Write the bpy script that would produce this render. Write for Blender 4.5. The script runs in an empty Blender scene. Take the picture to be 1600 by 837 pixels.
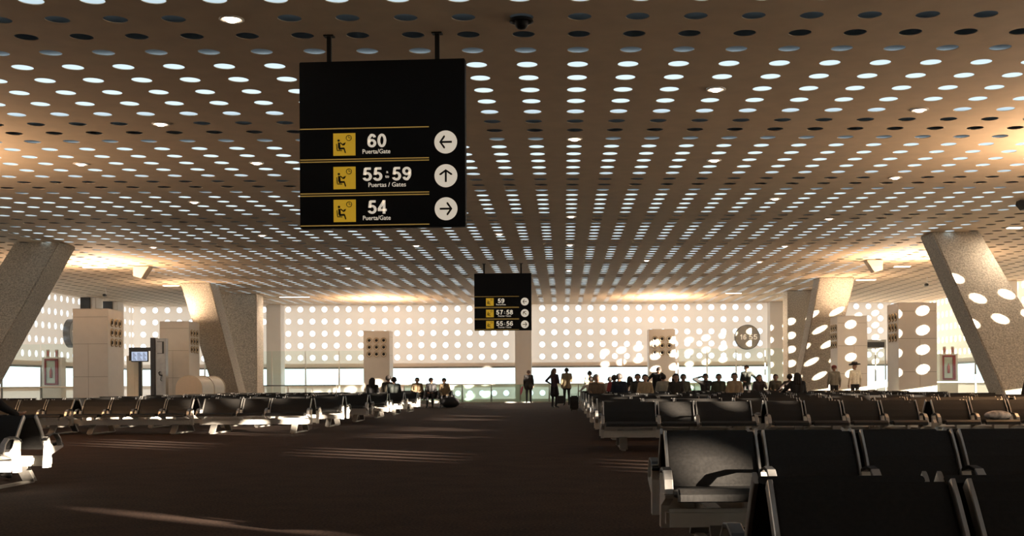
import bpy, bmesh, math, random
import numpy as np
from mathutils import Vector, Matrix

random.seed(7)
C = bpy.context.scene.collection
PI = math.pi
R = math.radians

# ------------------------------------------------------------------ camera
EYE, FPX, VX, VY, ROLL = 1.02, 1816.0, 881.0, 598.0, 0.0058
cd = bpy.data.cameras.new('camera')
cam = bpy.data.objects.new('camera', cd)
C.objects.link(cam)
cam.location = (0, 0, EYE)
cam.rotation_euler = (PI / 2, ROLL, 0)
cd.sensor_width = 36.0
cd.lens = FPX / 1600 * 36.0
cd.shift_x = -(VX - 800) / 1600
cd.shift_y = (VY - 418.5) / 1600
cd.clip_end = 300
bpy.context.scene.camera = cam

# ------------------------------------------------------------------ light
SUN_STRENGTH, SKY_STRENGTH, UPLIGHT_W = 70.0, 2.2, 280.0
sc = bpy.context.scene
sc.view_settings.view_transform = 'Standard'
sc.view_settings.look = 'None'
sc.view_settings.gamma = 1
sc.view_settings.use_curve_mapping = False
sc.view_settings.exposure = 0.05
w = bpy.data.worlds.new('sky')
sc.world = w
w.use_nodes = True
bg = w.node_tree.nodes['Background']
bg.inputs[0].default_value = (0.86, 0.95, 1.0, 1)
bg.inputs[1].default_value = SKY_STRENGTH
SUN_DIR = Vector((-0.814, 0.581, -0.1142)).normalized()
sl = bpy.data.lights.new('sun', 'SUN')
sl.energy = SUN_STRENGTH
sl.angle = R(0.42)
sl.color = (1.0, 0.84, 0.66)
so = bpy.data.objects.new('sun', sl)
C.objects.link(so)
so.location = (40, -20, 20)
so.rotation_euler = SUN_DIR.to_track_quat('-Z', 'Y').to_euler()
try:
    sc.cycles.sample_clamp_indirect = 6.0
    sc.cycles.max_bounces = 8
    sc.cycles.diffuse_bounces = 5
    sc.cycles.transparent_max_bounces = 16
except Exception:
    pass

# ------------------------------------------------------------------ helpers
def yh(px):
    return VY - ROLL * (px - VX)

def at(px, y, d):
    return Vector(((px - VX) * d / FPX, d, EYE - (y - yh(px)) * d / FPX))

def mat(name, col, rough=0.6, metal=0.0, noise=0.0, scale=40.0, bump=0.0, spec=0.5, emit=None, estr=0.0):
    m = bpy.data.materials.new(name)
    m.use_nodes = True
    nt = m.node_tree
    b = nt.nodes['Principled BSDF']
    b.inputs['Base Color'].default_value = (*col, 1)
    b.inputs['Roughness'].default_value = rough
    b.inputs['Metallic'].default_value = metal
    b.inputs['Specular IOR Level'].default_value = spec
    if emit:
        b.inputs['Emission Color'].default_value = (*emit, 1)
        b.inputs['Emission Strength'].default_value = estr
    if noise or bump:
        tc = nt.nodes.new('ShaderNodeTexCoord')
        n = nt.nodes.new('ShaderNodeTexNoise')
        n.inputs['Scale'].default_value = scale
        n.inputs['Detail'].default_value = 4
        nt.links.new(tc.outputs['Object'], n.inputs['Vector'])
        if noise:
            cr = nt.nodes.new('ShaderNodeValToRGB')
            cr.color_ramp.elements[0].position = 0.32
            cr.color_ramp.elements[1].position = 0.68
            cr.color_ramp.elements[0].color = (*[max(0, c * (1 - noise)) for c in col], 1)
            cr.color_ramp.elements[1].color = (*[min(1, c * (1 + noise)) for c in col], 1)
            nt.links.new(n.outputs['Fac'], cr.inputs['Fac'])
            nt.links.new(cr.outputs['Color'], b.inputs['Base Color'])
        if bump:
            bp = nt.nodes.new('ShaderNodeBump')
            bp.inputs['Strength'].default_value = bump
            bp.inputs['Distance'].default_value = 0.02
            nt.links.new(n.outputs['Fac'], bp.inputs['Height'])
            nt.links.new(bp.outputs['Normal'], b.inputs['Normal'])
    return m

def glass_mat(name, tint, refl=0.06):
    m = bpy.data.materials.new(name)
    m.use_nodes = True
    nt = m.node_tree
    nt.nodes.clear()
    out = nt.nodes.new('ShaderNodeOutputMaterial')
    mx = nt.nodes.new('ShaderNodeMixShader')
    tr = nt.nodes.new('ShaderNodeBsdfTransparent')
    gl = nt.nodes.new('ShaderNodeBsdfGlossy')
    tr.inputs[0].default_value = (*tint, 1)
    gl.inputs['Roughness'].default_value = 0.02
    lw = nt.nodes.new('ShaderNodeLayerWeight')
    pw = nt.nodes.new('ShaderNodeMath')
    pw.operation = 'POWER'
    pw.inputs[1].default_value = 4.0
    sca = nt.nodes.new('ShaderNodeMath')
    sca.operation = 'MULTIPLY_ADD'
    sca.inputs[1].default_value = 0.30
    sca.inputs[2].default_value = 0.015
    nt.links.new(lw.outputs['Facing'], pw.inputs[0])
    nt.links.new(pw.outputs[0], sca.inputs[0])
    nt.links.new(sca.outputs[0], mx.inputs[0])
    nt.links.new(tr.outputs[0], mx.inputs[1])
    nt.links.new(gl.outputs[0], mx.inputs[2])
    nt.links.new(mx.outputs[0], out.inputs[0])
    return m

def translucent_mat(name, col):
    m = bpy.data.materials.new(name)
    m.use_nodes = True
    nt = m.node_tree
    nt.nodes.clear()
    out = nt.nodes.new('ShaderNodeOutputMaterial')
    t = nt.nodes.new('ShaderNodeBsdfTranslucent')
    t.inputs[0].default_value = (*col, 1)
    nt.links.new(t.outputs[0], out.inputs[0])
    return m

def panel_mat(name, col, thru, share):
    """a facade panel that lets part of the daylight through"""
    m = mat(name, col, 0.6, noise=0.02, scale=2.0)
    nt = m.node_tree
    out = nt.nodes['Material Output']
    t = nt.nodes.new('ShaderNodeBsdfTranslucent')
    t.inputs[0].default_value = (*thru, 1)
    mx = nt.nodes.new('ShaderNodeMixShader')
    mx.inputs[0].default_value = share
    nt.links.new(nt.nodes['Principled BSDF'].outputs[0], mx.inputs[1])
    nt.links.new(t.outputs[0], mx.inputs[2])
    nt.links.new(mx.outputs[0], out.inputs[0])
    return m

M = {}
M['facade'] = panel_mat('facade_panel', (0.80, 0.76, 0.70), (0.92, 0.72, 0.56), 0.30)
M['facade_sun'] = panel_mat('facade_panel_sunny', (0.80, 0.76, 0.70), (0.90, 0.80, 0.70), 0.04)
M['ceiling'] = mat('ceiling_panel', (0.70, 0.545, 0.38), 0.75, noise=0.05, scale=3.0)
M['wall'] = mat('wall_panel', (0.80, 0.76, 0.70), 0.6, noise=0.02, scale=2.0)
M['roof'] = mat('roof_underside', (0.05, 0.05, 0.05), 0.9, noise=0.1, scale=2)
M['concrete'] = mat('stippled_concrete', (0.52, 0.465, 0.385), 0.9, noise=0.34, scale=24.0, bump=0.8)
M['panel'] = mat('cream_panel', (0.80, 0.74, 0.65), 0.5, noise=0.02, scale=4)
M['gap'] = mat('panel_gap', (0.35, 0.30, 0.22), 0.8, noise=0.05, scale=6)
M['leather'] = mat('black_leather', (0.010, 0.0092, 0.0084), 0.45, noise=0.25, scale=60, bump=0.05, spec=0.32)
M['paint'] = mat('white_cast_metal', (0.72, 0.68, 0.62), 0.42, noise=0.03, scale=20)
M['steel'] = mat('brushed_steel', (0.52, 0.50, 0.47), 0.32, 0.85, noise=0.05, scale=50)
M['leg'] = mat('grey_leg_metal', (0.33, 0.31, 0.28), 0.45, 0.5, noise=0.06, scale=30)
M['armpad'] = mat('black_arm_pad', (0.02, 0.02, 0.02), 0.35, noise=0.1, scale=40)
M['black'] = mat('sign_black', (0.006, 0.006, 0.0065), 0.5, noise=0.1, scale=30, spec=0.25)
M['sign_bar'] = mat('sign_bar_black', (0.01, 0.009, 0.008), 0.5, noise=0.1, scale=30)
M['yellow'] = mat('sign_yellow', (0.78, 0.46, 0.035), 0.5, noise=0.04, scale=30, emit=(0.80, 0.47, 0.03), estr=0.34)
M['ochre'] = mat('sign_ochre_line', (0.58, 0.36, 0.09), 0.5, noise=0.04, scale=30, emit=(0.58, 0.36, 0.09), estr=0.3)
M['cream_ink'] = mat('sign_cream', (0.80, 0.73, 0.62), 0.5, noise=0.03, scale=30, emit=(0.80, 0.70, 0.56), estr=0.55)
M['ink'] = mat('sign_ink', (0.008, 0.007, 0.006), 0.6, noise=0.05, scale=30)
M['ring'] = mat('tan_ring', (0.50, 0.38, 0.22), 0.4, 0.3, noise=0.05, scale=30)
M['throat'] = mat('dark_throat', (0.015, 0.012, 0.01), 0.6, noise=0.05, scale=30)
M['lamp'] = mat('lamp_glow', (1, 0.9, 0.8), 0.5, noise=0.01, scale=5, emit=(1.0, 0.80, 0.62), estr=9.0)
M['strip'] = mat('strip_glow', (1, 0.95, 0.9), 0.5, noise=0.01, scale=5, emit=(1.0, 0.88, 0.72), estr=4.0)
M['trimwhite'] = mat('white_trim', (0.78, 0.72, 0.64), 0.4, noise=0.02, scale=20)
M['darkframe'] = mat('dark_frame', (0.035, 0.035, 0.035), 0.4, 0.3, noise=0.1, scale=20)
M['greyframe'] = mat('grey_frame', (0.30, 0.30, 0.28), 0.5, noise=0.05, scale=20)
M['kiosk'] = mat('kiosk_metal', (0.36, 0.36, 0.35), 0.35, 0.5, noise=0.12, scale=4)
M['red'] = mat('cabinet_red', (0.28, 0.03, 0.03), 0.45, noise=0.05, scale=10)
M['pinkred'] = mat('extinguisher_red', (0.55, 0.16, 0.14), 0.35, noise=0.05, scale=10)
M['tan'] = mat('tan_counter', (0.56, 0.47, 0.36), 0.55, noise=0.04, scale=12)
M['cream'] = mat('cream_laminate', (0.74, 0.66, 0.52), 0.5, noise=0.03, scale=10)
M['clockface'] = mat('clock_face', (0.42, 0.40, 0.35), 0.4, noise=0.02, scale=8)
M['clockrim'] = mat('clock_rim', (0.16, 0.16, 0.16), 0.45, 0.4, noise=0.2, scale=6)
M['screen'] = mat('screen_glow', (0.1, 0.12, 0.16), 0.3, noise=0.5, scale=22, emit=(0.5, 0.6, 0.8), estr=0.9)
M['glass'] = glass_mat('clear_glass', (0.93, 0.97, 0.955))
M['green_glass'] = glass_mat('green_glass', (0.80, 0.95, 0.92))
M['diffuser'] = translucent_mat('skylight_diffuser', (0.66, 0.70, 0.72))

def carpet():
    m = bpy.data.materials.new('dark_carpet')
    m.use_nodes = True
    nt = m.node_tree
    b = nt.nodes['Principled BSDF']
    b.inputs['Roughness'].default_value = 0.95
    b.inputs['Specular IOR Level'].default_value = 0.1
    tc = nt.nodes.new('ShaderNodeTexCoord')
    n1 = nt.nodes.new('ShaderNodeTexNoise')
    n1.inputs['Scale'].default_value = 45
    n1.inputs['Detail'].default_value = 6
    n2 = nt.nodes.new('ShaderNodeTexNoise')
    n2.inputs['Scale'].default_value = 2.2
    mx = nt.nodes.new('ShaderNodeMath')
    mx.operation = 'MULTIPLY_ADD'
    mx.inputs[1].default_value = 0.25
    cr = nt.nodes.new('ShaderNodeValToRGB')
    e = cr.color_ramp.elements
    e[0].position, e[0].color = 0.42, (0.007, 0.0042, 0.0035, 1)
    e[1].position, e[1].color = 0.80, (0.066, 0.037, 0.025, 1)
    nt.links.new(tc.outputs['Object'], n1.inputs['Vector'])
    nt.links.new(tc.outputs['Object'], n2.inputs['Vector'])
    nt.links.new(n2.outputs['Fac'], mx.inputs[0])
    nt.links.new(n1.outputs['Fac'], mx.inputs[2])
    nt.links.new(mx.outputs[0], cr.inputs['Fac'])
    nt.links.new(cr.outputs['Color'], b.inputs['Base Color'])
    return m
M['carpet'] = carpet()

class MB:
    """collects shapes, then links them as one mesh object"""
    def __init__(s):
        s.v, s.f, s.m, s.mats = [], [], [], []
    def mi(s, m):
        if m not in s.mats:
            s.mats.append(m)
        return s.mats.index(m)
    def add(s, vs, fs, m):
        o, k = len(s.v), s.mi(m)
        s.v += [tuple(v) for v in vs]
        s.f += [tuple(i + o for i in f) for f in fs]
        s.m += [k] * len(fs)
    def box(s, lo, hi, m, bev=0.0):
        lo, hi = [min(a, b) for a, b in zip(lo, hi)], [max(a, b) for a, b in zip(lo, hi)]
        if bev <= 0:
            x0, y0, z0 = lo
            x1, y1, z1 = hi
            vs = [(x0, y0, z0), (x1, y0, z0), (x1, y1, z0), (x0, y1, z0), (x0, y0, z1), (x1, y0, z1), (x1, y1, z1), (x0, y1, z1)]
            s.add(vs, [(0, 3, 2, 1), (4, 5, 6, 7), (0, 1, 5, 4), (1, 2, 6, 5), (2, 3, 7, 6), (3, 0, 4, 7)], m)
        else:
            bm = bmesh.new()
            bmesh.ops.create_cube(bm, size=1)
            for v in bm.verts:
                v.co = Vector([(a + b) / 2 + c * (b - a) for a, b, c in zip(lo, hi, v.co)])
            bmesh.ops.bevel(bm, geom=bm.edges[:], offset=bev, segments=2, affect='EDGES')
            s.bm(bm, m)
    def bm(s, bm, m):
        bm.verts.index_update()
        s.add([v.co[:] for v in bm.verts], [[v.index for v in f.verts] for f in bm.faces], m)
        bm.free()
    def prism(s, poly, axis, a, b, m):
        """poly of 2-D points, pushed along axis from a to b"""
        def P(p, t):
            return {'x': (t, p[0], p[1]), 'y': (p[0], t, p[1]), 'z': (p[0], p[1], t)}[axis]
        n = len(poly)
        vs = [P(p, a) for p in poly] + [P(p, b) for p in poly]
        fs = [tuple(range(n))[::-1], tuple(range(n, 2 * n))] + [(i, (i + 1) % n, (i + 1) % n + n, i + n) for i in range(n)]
        s.add(vs, fs, m)
    def tube(s, pts, rad, m, n=8, flat=1.0):
        pts = [Vector(p) for p in pts]
        if not isinstance(rad, (list, tuple)):
            rad = [rad] * len(pts)
        rings = []
        up0 = None
        for i, p in enumerate(pts):
            t = (pts[min(i + 1, len(pts) - 1)] - pts[max(i - 1, 0)]).normalized()
            if up0 is None:
                up0 = Vector((0, 0, 1)) if abs(t.z) < 0.9 else Vector((1, 0, 0))
            a = t.cross(up0).normalized()
            b = a.cross(t).normalized()
            rings.append([p + (a * math.cos(2 * PI * k / n) + b * math.sin(2 * PI * k / n) * flat) * rad[i] for k in range(n)])
        vs = [v for r in rings for v in r]
        fs = []
        for i in range(len(rings) - 1):
            for k in range(n):
                fs.append((i * n + k, i * n + (k + 1) % n, (i + 1) * n + (k + 1) % n, (i + 1) * n + k))
        fs.append(tuple(range(n))[::-1])
        fs.append(tuple(range((len(rings) - 1) * n, len(rings) * n)))
        s.add(vs, fs, m)
    def lathe(s, prof, m, n=24, org=(0, 0, 0), axis='z'):
        """prof: (radius, height) pairs; ends on the axis when radius is 0"""
        def P(r, h, a):
            x, y = r * math.cos(a), r * math.sin(a)
            q = {'z': (x, y, h), 'y': (x, h, y), 'x': (h, x, y)}[axis]
            return tuple(o + c for o, c in zip(org, q))
        vs, fs = [], []
        for r, h in prof:
            vs += [P(max(r, 1e-4), h, 2 * PI * k / n) for k in range(n)]
        for i in range(len(prof) - 1):
            for k in range(n):
                fs.append((i * n + k, i * n + (k + 1) % n, (i + 1) * n + (k + 1) % n, (i + 1) * n + k))
        s.add(vs, fs, m)
    def sphere(s, c, r, m, seg=12, rings=8):
        rx, ry, rz = r if isinstance(r, (tuple, list)) else (r, r, r)
        vs, fs = [], []
        for i in range(rings + 1):
            t = PI * i / rings
            for k in range(seg):
                a = 2 * PI * k / seg
                vs.append((c[0] + rx * math.sin(t) * math.cos(a), c[1] + ry * math.sin(t) * math.sin(a), c[2] + rz * math.cos(t)))
        for i in range(rings):
            for k in range(seg):
                fs.append((i * seg + k, (i + 1) * seg + k, (i + 1) * seg + (k + 1) % seg, i * seg + (k + 1) % seg))
        s.add(vs, fs, m)
    def mesh(s, name, smooth=False):
        me = bpy.data.meshes.new(name)
        me.from_pydata(s.v, [], s.f)
        for m in s.mats:
            me.materials.append(m)
        me.polygons.foreach_set('material_index', s.m)
        if smooth:
            me.polygons.foreach_set('use_smooth', [True] * len(s.f))
        me.update()
        return me
    def build(s, name, parent=None, smooth=False, label=None):
        o = bpy.data.objects.new(name, s.mesh(name, smooth))
        C.objects.link(o)
        if parent is not None:
            o.parent = parent
        if label:
            o['label'] = label
        return o

def tag(o, label, cat, group=None, kind=None):
    o['label'] = label
    o['category'] = cat
    if group:
        o['group'] = group
    if kind:
        o['kind'] = kind
    return o

def thing(name, label, cat, loc=(0, 0, 0), rz=0, group=None):
    o = bpy.data.objects.new(name, None)
    o.empty_display_size = 0.2
    C.objects.link(o)
    o.location = loc
    o.rotation_euler = (0, 0, rz)
    return tag(o, label, cat, group)

def struct(o):
    o['kind'] = 'structure'
    return o

def dup(root, loc, rz=0, label=None):
    r = root.copy()
    C.objects.link(r)
    r.location = loc
    r.rotation_euler = (0, 0, rz)
    if label:
        r['label'] = label
    for ch in list(root.children):
        c = ch.copy()
        C.objects.link(c)
        c.parent = r
        for g in list(ch.children):
            d = g.copy()
            C.objects.link(d)
            d.parent = c
    return r

# ------------------------------------------------------------------ setting
H, CUT = EYE + 4.2, 0.666
XL, XR, YF, YB = -23.0, 19.2, 62.0, -22.0

def perforated(name, origin, uax, vax, nax, pu, pv, nu, nv, r, skip, m, depth=0.05, seg=24, sleeve_m=None):
    """a sheet of nu x nv cells, each with a round sleeved hole unless skip(i, j)"""
    uax, vax, nax = (np.array(a, float) for a in (uax, vax, nax))
    o = np.array(origin, float)
    ang = np.arange(seg) * 2 * PI / seg
    c, s_ = np.cos(ang), np.sin(ang)
    ring = np.stack([c * r, s_ * r], 1)
    k = 1.0 / np.maximum(np.abs(c), np.abs(s_))
    sq = np.stack([c * k * pu / 2, s_ * k * pv / 2], 1)
    vs, fs, mi = [], [], []
    base = 0
    i0 = np.arange(seg)
    i1 = (i0 + 1) % seg
    tmpl = np.concatenate([np.stack([i0, i1, i1 + seg, i0 + seg], 1), np.stack([i0 + seg, i1 + seg, i1 + 2 * seg, i0 + 2 * seg], 1)])
    q4, qb = [], 0
    V, F = [], []
    for i in range(nu):
        for j in range(nv):
            cen = o + uax * (i + 0.5) * pu + vax * (j + 0.5) * pv
            if skip(i, j):
                P = np.array([cen + uax * a * pu / 2 + vax * b * pv / 2 for a, b in ((-1, -1), (1, -1), (1, 1), (-1, 1))])
                V.append(P)
                F.append(np.array([[0, 1, 2, 3]]) + base)
                base += 4
                continue
            A = cen + sq[:, :1] * uax + sq[:, 1:] * vax
            B = cen + ring[:, :1] * uax + ring[:, 1:] * vax
            D = B + nax * depth
            V += [A, B, D]
            F.append(tmpl + base)
            base += 3 * seg
    V = np.concatenate(V)
    F = np.concatenate(F)
    me = bpy.data.meshes.new(name)
    me.vertices.add(len(V))
    me.vertices.foreach_set('co', V.astype(np.float32).ravel())
    me.loops.add(F.size)
    me.loops.foreach_set('vertex_index', F.astype(np.int32).ravel())
    me.polygons.add(len(F))
    me.polygons.foreach_set('loop_start', np.arange(0, F.size, 4, dtype=np.int32))
    me.polygons.foreach_set('loop_total', np.full(len(F), 4, dtype=np.int32))
    me.materials.append(m)
    me.update(calc_edges=True)
    me.validate()
    me.shade_flat()
    ob = bpy.data.objects.new(name, me)
    C.objects.link(ob)
    return ob

# floor
b = MB()
b.box((XL - 0.3, YB, -0.2), (XR + 0.3, YF + 0.3, 0), M['carpet'])
struct(b.build('floor'))

# ceiling: rows of holes 0.666 m apart, one row centred at d = 15.34, one column at x = 0.206
ROW0, COL0 = 15.34, 0.206
J0, J1 = -21, 70
I0, I1 = -35, 28
cx0, cy0 = COL0 + (I0 - 0.5) * CUT, ROW0 + (J0 - 0.5) * CUT
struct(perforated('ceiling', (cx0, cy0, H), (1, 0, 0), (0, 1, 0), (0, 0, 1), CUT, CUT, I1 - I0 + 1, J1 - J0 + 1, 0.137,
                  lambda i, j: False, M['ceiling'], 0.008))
cx1, cy1 = COL0 + (I1 + 0.5) * CUT, ROW0 + (J1 + 0.5) * CUT
b = MB()
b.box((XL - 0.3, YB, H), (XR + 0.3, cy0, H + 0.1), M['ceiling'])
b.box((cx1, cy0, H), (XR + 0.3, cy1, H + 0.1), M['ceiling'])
struct(b.build('trim_1'))
# roof above: closed strips with skylight openings between
b = MB()
SX0, SX1 = -15.2, 11.2
RZ = H + 0.17
b.box((XL - 0.4, YB, RZ), (SX0, YF + 0.4, RZ + 0.2), M['roof'])
b.box((SX1, YB, RZ), (XR + 0.4, YF + 0.4, RZ + 0.2), M['roof'])
strips = []
j = -32
while ROW0 + j * CUT < YF:
    strips.append((ROW0 + (j - 0.62) * CUT, ROW0 + (j + 4.45) * CUT))
    j += 8
prev = YB
for a, e in strips:
    a2, e2 = max(a, YB), min(e, YF + 0.4)
    if a2 > prev:
        b.box((SX0, prev, RZ), (SX1, a2, RZ + 0.2), M['roof'])
    prev = max(prev, e2)
if prev < YF + 0.4:
    b.box((SX0, prev, RZ), (SX1, YF + 0.4, RZ + 0.2), M['roof'])
struct(b.build('trim_2'))
wn = 1
for a, e in strips:
    if e < YB + 1 or a < -6:
        continue
    b = MB()
    b.box((SX0, a - 0.9 * CUT, H + 0.03), (SX1, min(a + 7.1 * CUT, YF + 0.2), H + 0.04), M['diffuser'])
    struct(b.build('window_%d' % wn))
    wn += 1

# outer walls: five rows of round holes, a ribbon window, one more row low down
WP = 0.645
ZROW = 5.015
ZT, ZB = ZROW + WP / 2, ZROW - 4.5 * WP
def facade(side, org2, uax, nax, nu, skip, fm='facade'):
    """org2: start of the wall on the floor; uax along it; nax pointing out"""
    o = Vector(org2)
    u = Vector(uax)
    n = Vector(nax)
    L = nu * WP
    wall = perforated('wall_' + side, o + Vector((0, 0, ZB)), u, (0, 0, 1), n, WP, WP, nu, 5, 0.152, skip, M[fm], 0.04)
    struct(wall)
    low = perforated('wall_' + side + '_low', o + Vector((0, 0, 0.5 - WP / 2)), u, (0, 0, 1), n, WP, WP, nu, 1, 0.152, lambda i, j: skip(i, -1), M[fm], 0.04)
    low.name = 'parapet'
    struct(low)
    low.parent = wall
    def slab(z0, z1, t0, t1, m, name):
        q = MB()
        p = [o + n * t0, o + u * L + n * t1]
        q.box((min(p[0].x, p[1].x), min(p[0].y, p[1].y), z0), (max(p[0].x, p[1].x), max(p[0].y, p[1].y), z1), m)
        ob = q.build(name, wall)
        return struct(ob)
    slab(0, 0.5 - WP / 2, 0.0, 0.12, M['wall'], 'plinth')
    slab(0.5 + WP / 2, 0.99, 0.0, 0.04, M[fm], 'sill')
    slab(1.93, ZB, 0.0, 0.04, M[fm], 'spandrel')
    slab(1.84, 1.93, -0.02, 0.14, M['greyframe'], 'window_head')
    global wn
    q = MB()
    p = [o + n * 0.05, o + u * L + n * 0.062]
    q.box((min(p[0].x, p[1].x), min(p[0].y, p[1].y), 0.99), (max(p[0].x, p[1].x), max(p[0].y, p[1].y), 1.84), M['glass'])
    struct(q.build('window_%d' % wn))
    wn += 1
    return wall

far_x0 = (847.6 - VX) * YF / FPX - 34 * WP - WP / 2
nf = int((XR - far_x0) / WP) + 1
PIERS = (-15.2, -2.13, 11.55)
def far_skip(i, j):
    x = far_x0 + (i + 0.5) * WP
    if j == -1:
        return not (-9.0 < x < -0.5)
    return any(abs(x - p) < 0.42 for p in PIERS) or (j < 3 and -16.7 < x < -15.6)
facade('far', (far_x0, YF, 0), (1, 0, 0), (0, 1, 0), nf, far_skip)
nl = int((YF - 12) / WP)
facade('left', (XL, YF - nl * WP, 0), (0, 1, 0), (-1, 0, 0), nl, lambda i, j: j == -1 or (i % 21 in (8, 9)))
nr = int((YF - YB) / WP)
def right_skip(i, j):  # holes closed in places to keep stray sun off seats and people
    y = YF + 0.41 - (i + 0.5) * WP
    if y < -1.5:
        return not ((j == 2 and -7.5 < y < -5.5) or (j == 1 and -7.5 < y < -6.1))
    return j == -1 or 2.6 < y < 5.0 or (j in (0, 1) and 22 < y < 31) or (j == 0 and 4 < y < 14) or (j == 4 and 26.5 < y < 33) or (j == 2 and 13.5 < y < 17) or (j in (0, 1) and 37.4 < y < 39.4)
facade('right', (XR, YF + 0.41, 0), (0, -1, 0), (1, 0, 0), nr, right_skip, 'facade_sun')
b = MB()
b.box((XL - 0.15, YB, 0), (XL, YF - nl * WP, H + 0.2), M['wall'])
b.box((XL - 0.3, YB - 0.15, 0), (XR + 0.3, YB, H + 0.2), M['wall'])
struct(b.build('wall_back'))
b = MB()
b.box((XR + 0.02, YB, H + 0.12), (XR + 0.3, YF + 14, H + 5.6), M['wall'])  # unseen upper wall, added to shade the skylight diffusers from the low sun
struct(b.build('wall_sun_block'))

def pier(name, x0, x1, y0, y1, m=M['wall']):
    q = MB()
    q.box((x0, y0, 0), (x1, y1, H), m, 0.02)
    return struct(q.build(name))
pier('pillar_1', -15.6, -14.85, 61.0, 61.9)
pier('pillar_2', -2.56, -1.70, 61.2, 61.9)
pier('pillar_3', 10.85, 11.95, 61.0, 61.9)
for k, y in enumerate((55.3, 58.0, 42.0)):
    q = MB()
    q.box((XL + 0.05, y, 0), (XL + 0.75, y + 0.8, H), M['trimwhite'], 0.02)
    q.box((XL + 0.05, y - 0.09, 0), (XL + 0.5, y - 0.01, H), M['darkframe'])  # dark strip standing in for the shadow gap beside the pillar
    struct(q.build('pillar_%d' % (4 + k)))
for k, y in enumerate((49.0, 3.4)):
    q = MB()
    q.box((XR - 0.7, y, 0), (XR - 0.05, y + 0.8, H), M['trimwhite'], 0.02)
    struct(q.build('pillar_%d' % (7 + k)))

# inclined concrete columns
def column(name, x0, x1, y0, y1, xb0, xb1, lean):
    """x0..x1 at the ceiling, xb0..xb1 at the floor; lean: how much farther the foot stands than the head"""
    bm = bmesh.new()
    vs = [bm.verts.new(c) for c in ((xb0, y0 + lean, 0), (xb1, y0 + lean, 0), (xb1, y1 + lean, 0), (xb0, y1 + lean, 0), (x0, y0, H), (x1, y0, H), (x1, y1, H), (x0, y1, H))]
    for f in ((0, 3, 2, 1), (4, 5, 6, 7), (0, 1, 5, 4), (1, 2, 6, 5), (2, 3, 7, 6), (3, 0, 4, 7)):
        bm.faces.new([vs[i] for i in f])
    bmesh.ops.bevel(bm, geom=bm.edges[:], offset=0.03, segments=2, affect='EDGES')
    q = MB()
    q.bm(bm, M['concrete'])
    return struct(q.build(name))
column('column_1', -16.05, -14.74, 34.0, 35.2, -17.7, -16.15, -3.1)
column('column_2', -15.72, -14.5, 47.7, 48.9, -15.09, -14.05, 3.1)
column('column_3', -15.9, -14.15, 53.6, 54.8, -15.9, -14.15, 0)
column('column_4', 10.42, 11.76, 32.8, 33.95, 11.57, 13.45, -3.1)
column('column_5', 10.38, 11.8, 47.0, 48.2, 9.94, 11.2, 3.1)
column('column_6', 10.32, 11.7, 53.5, 54.7, 10.32, 11.7, 0)

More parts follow.
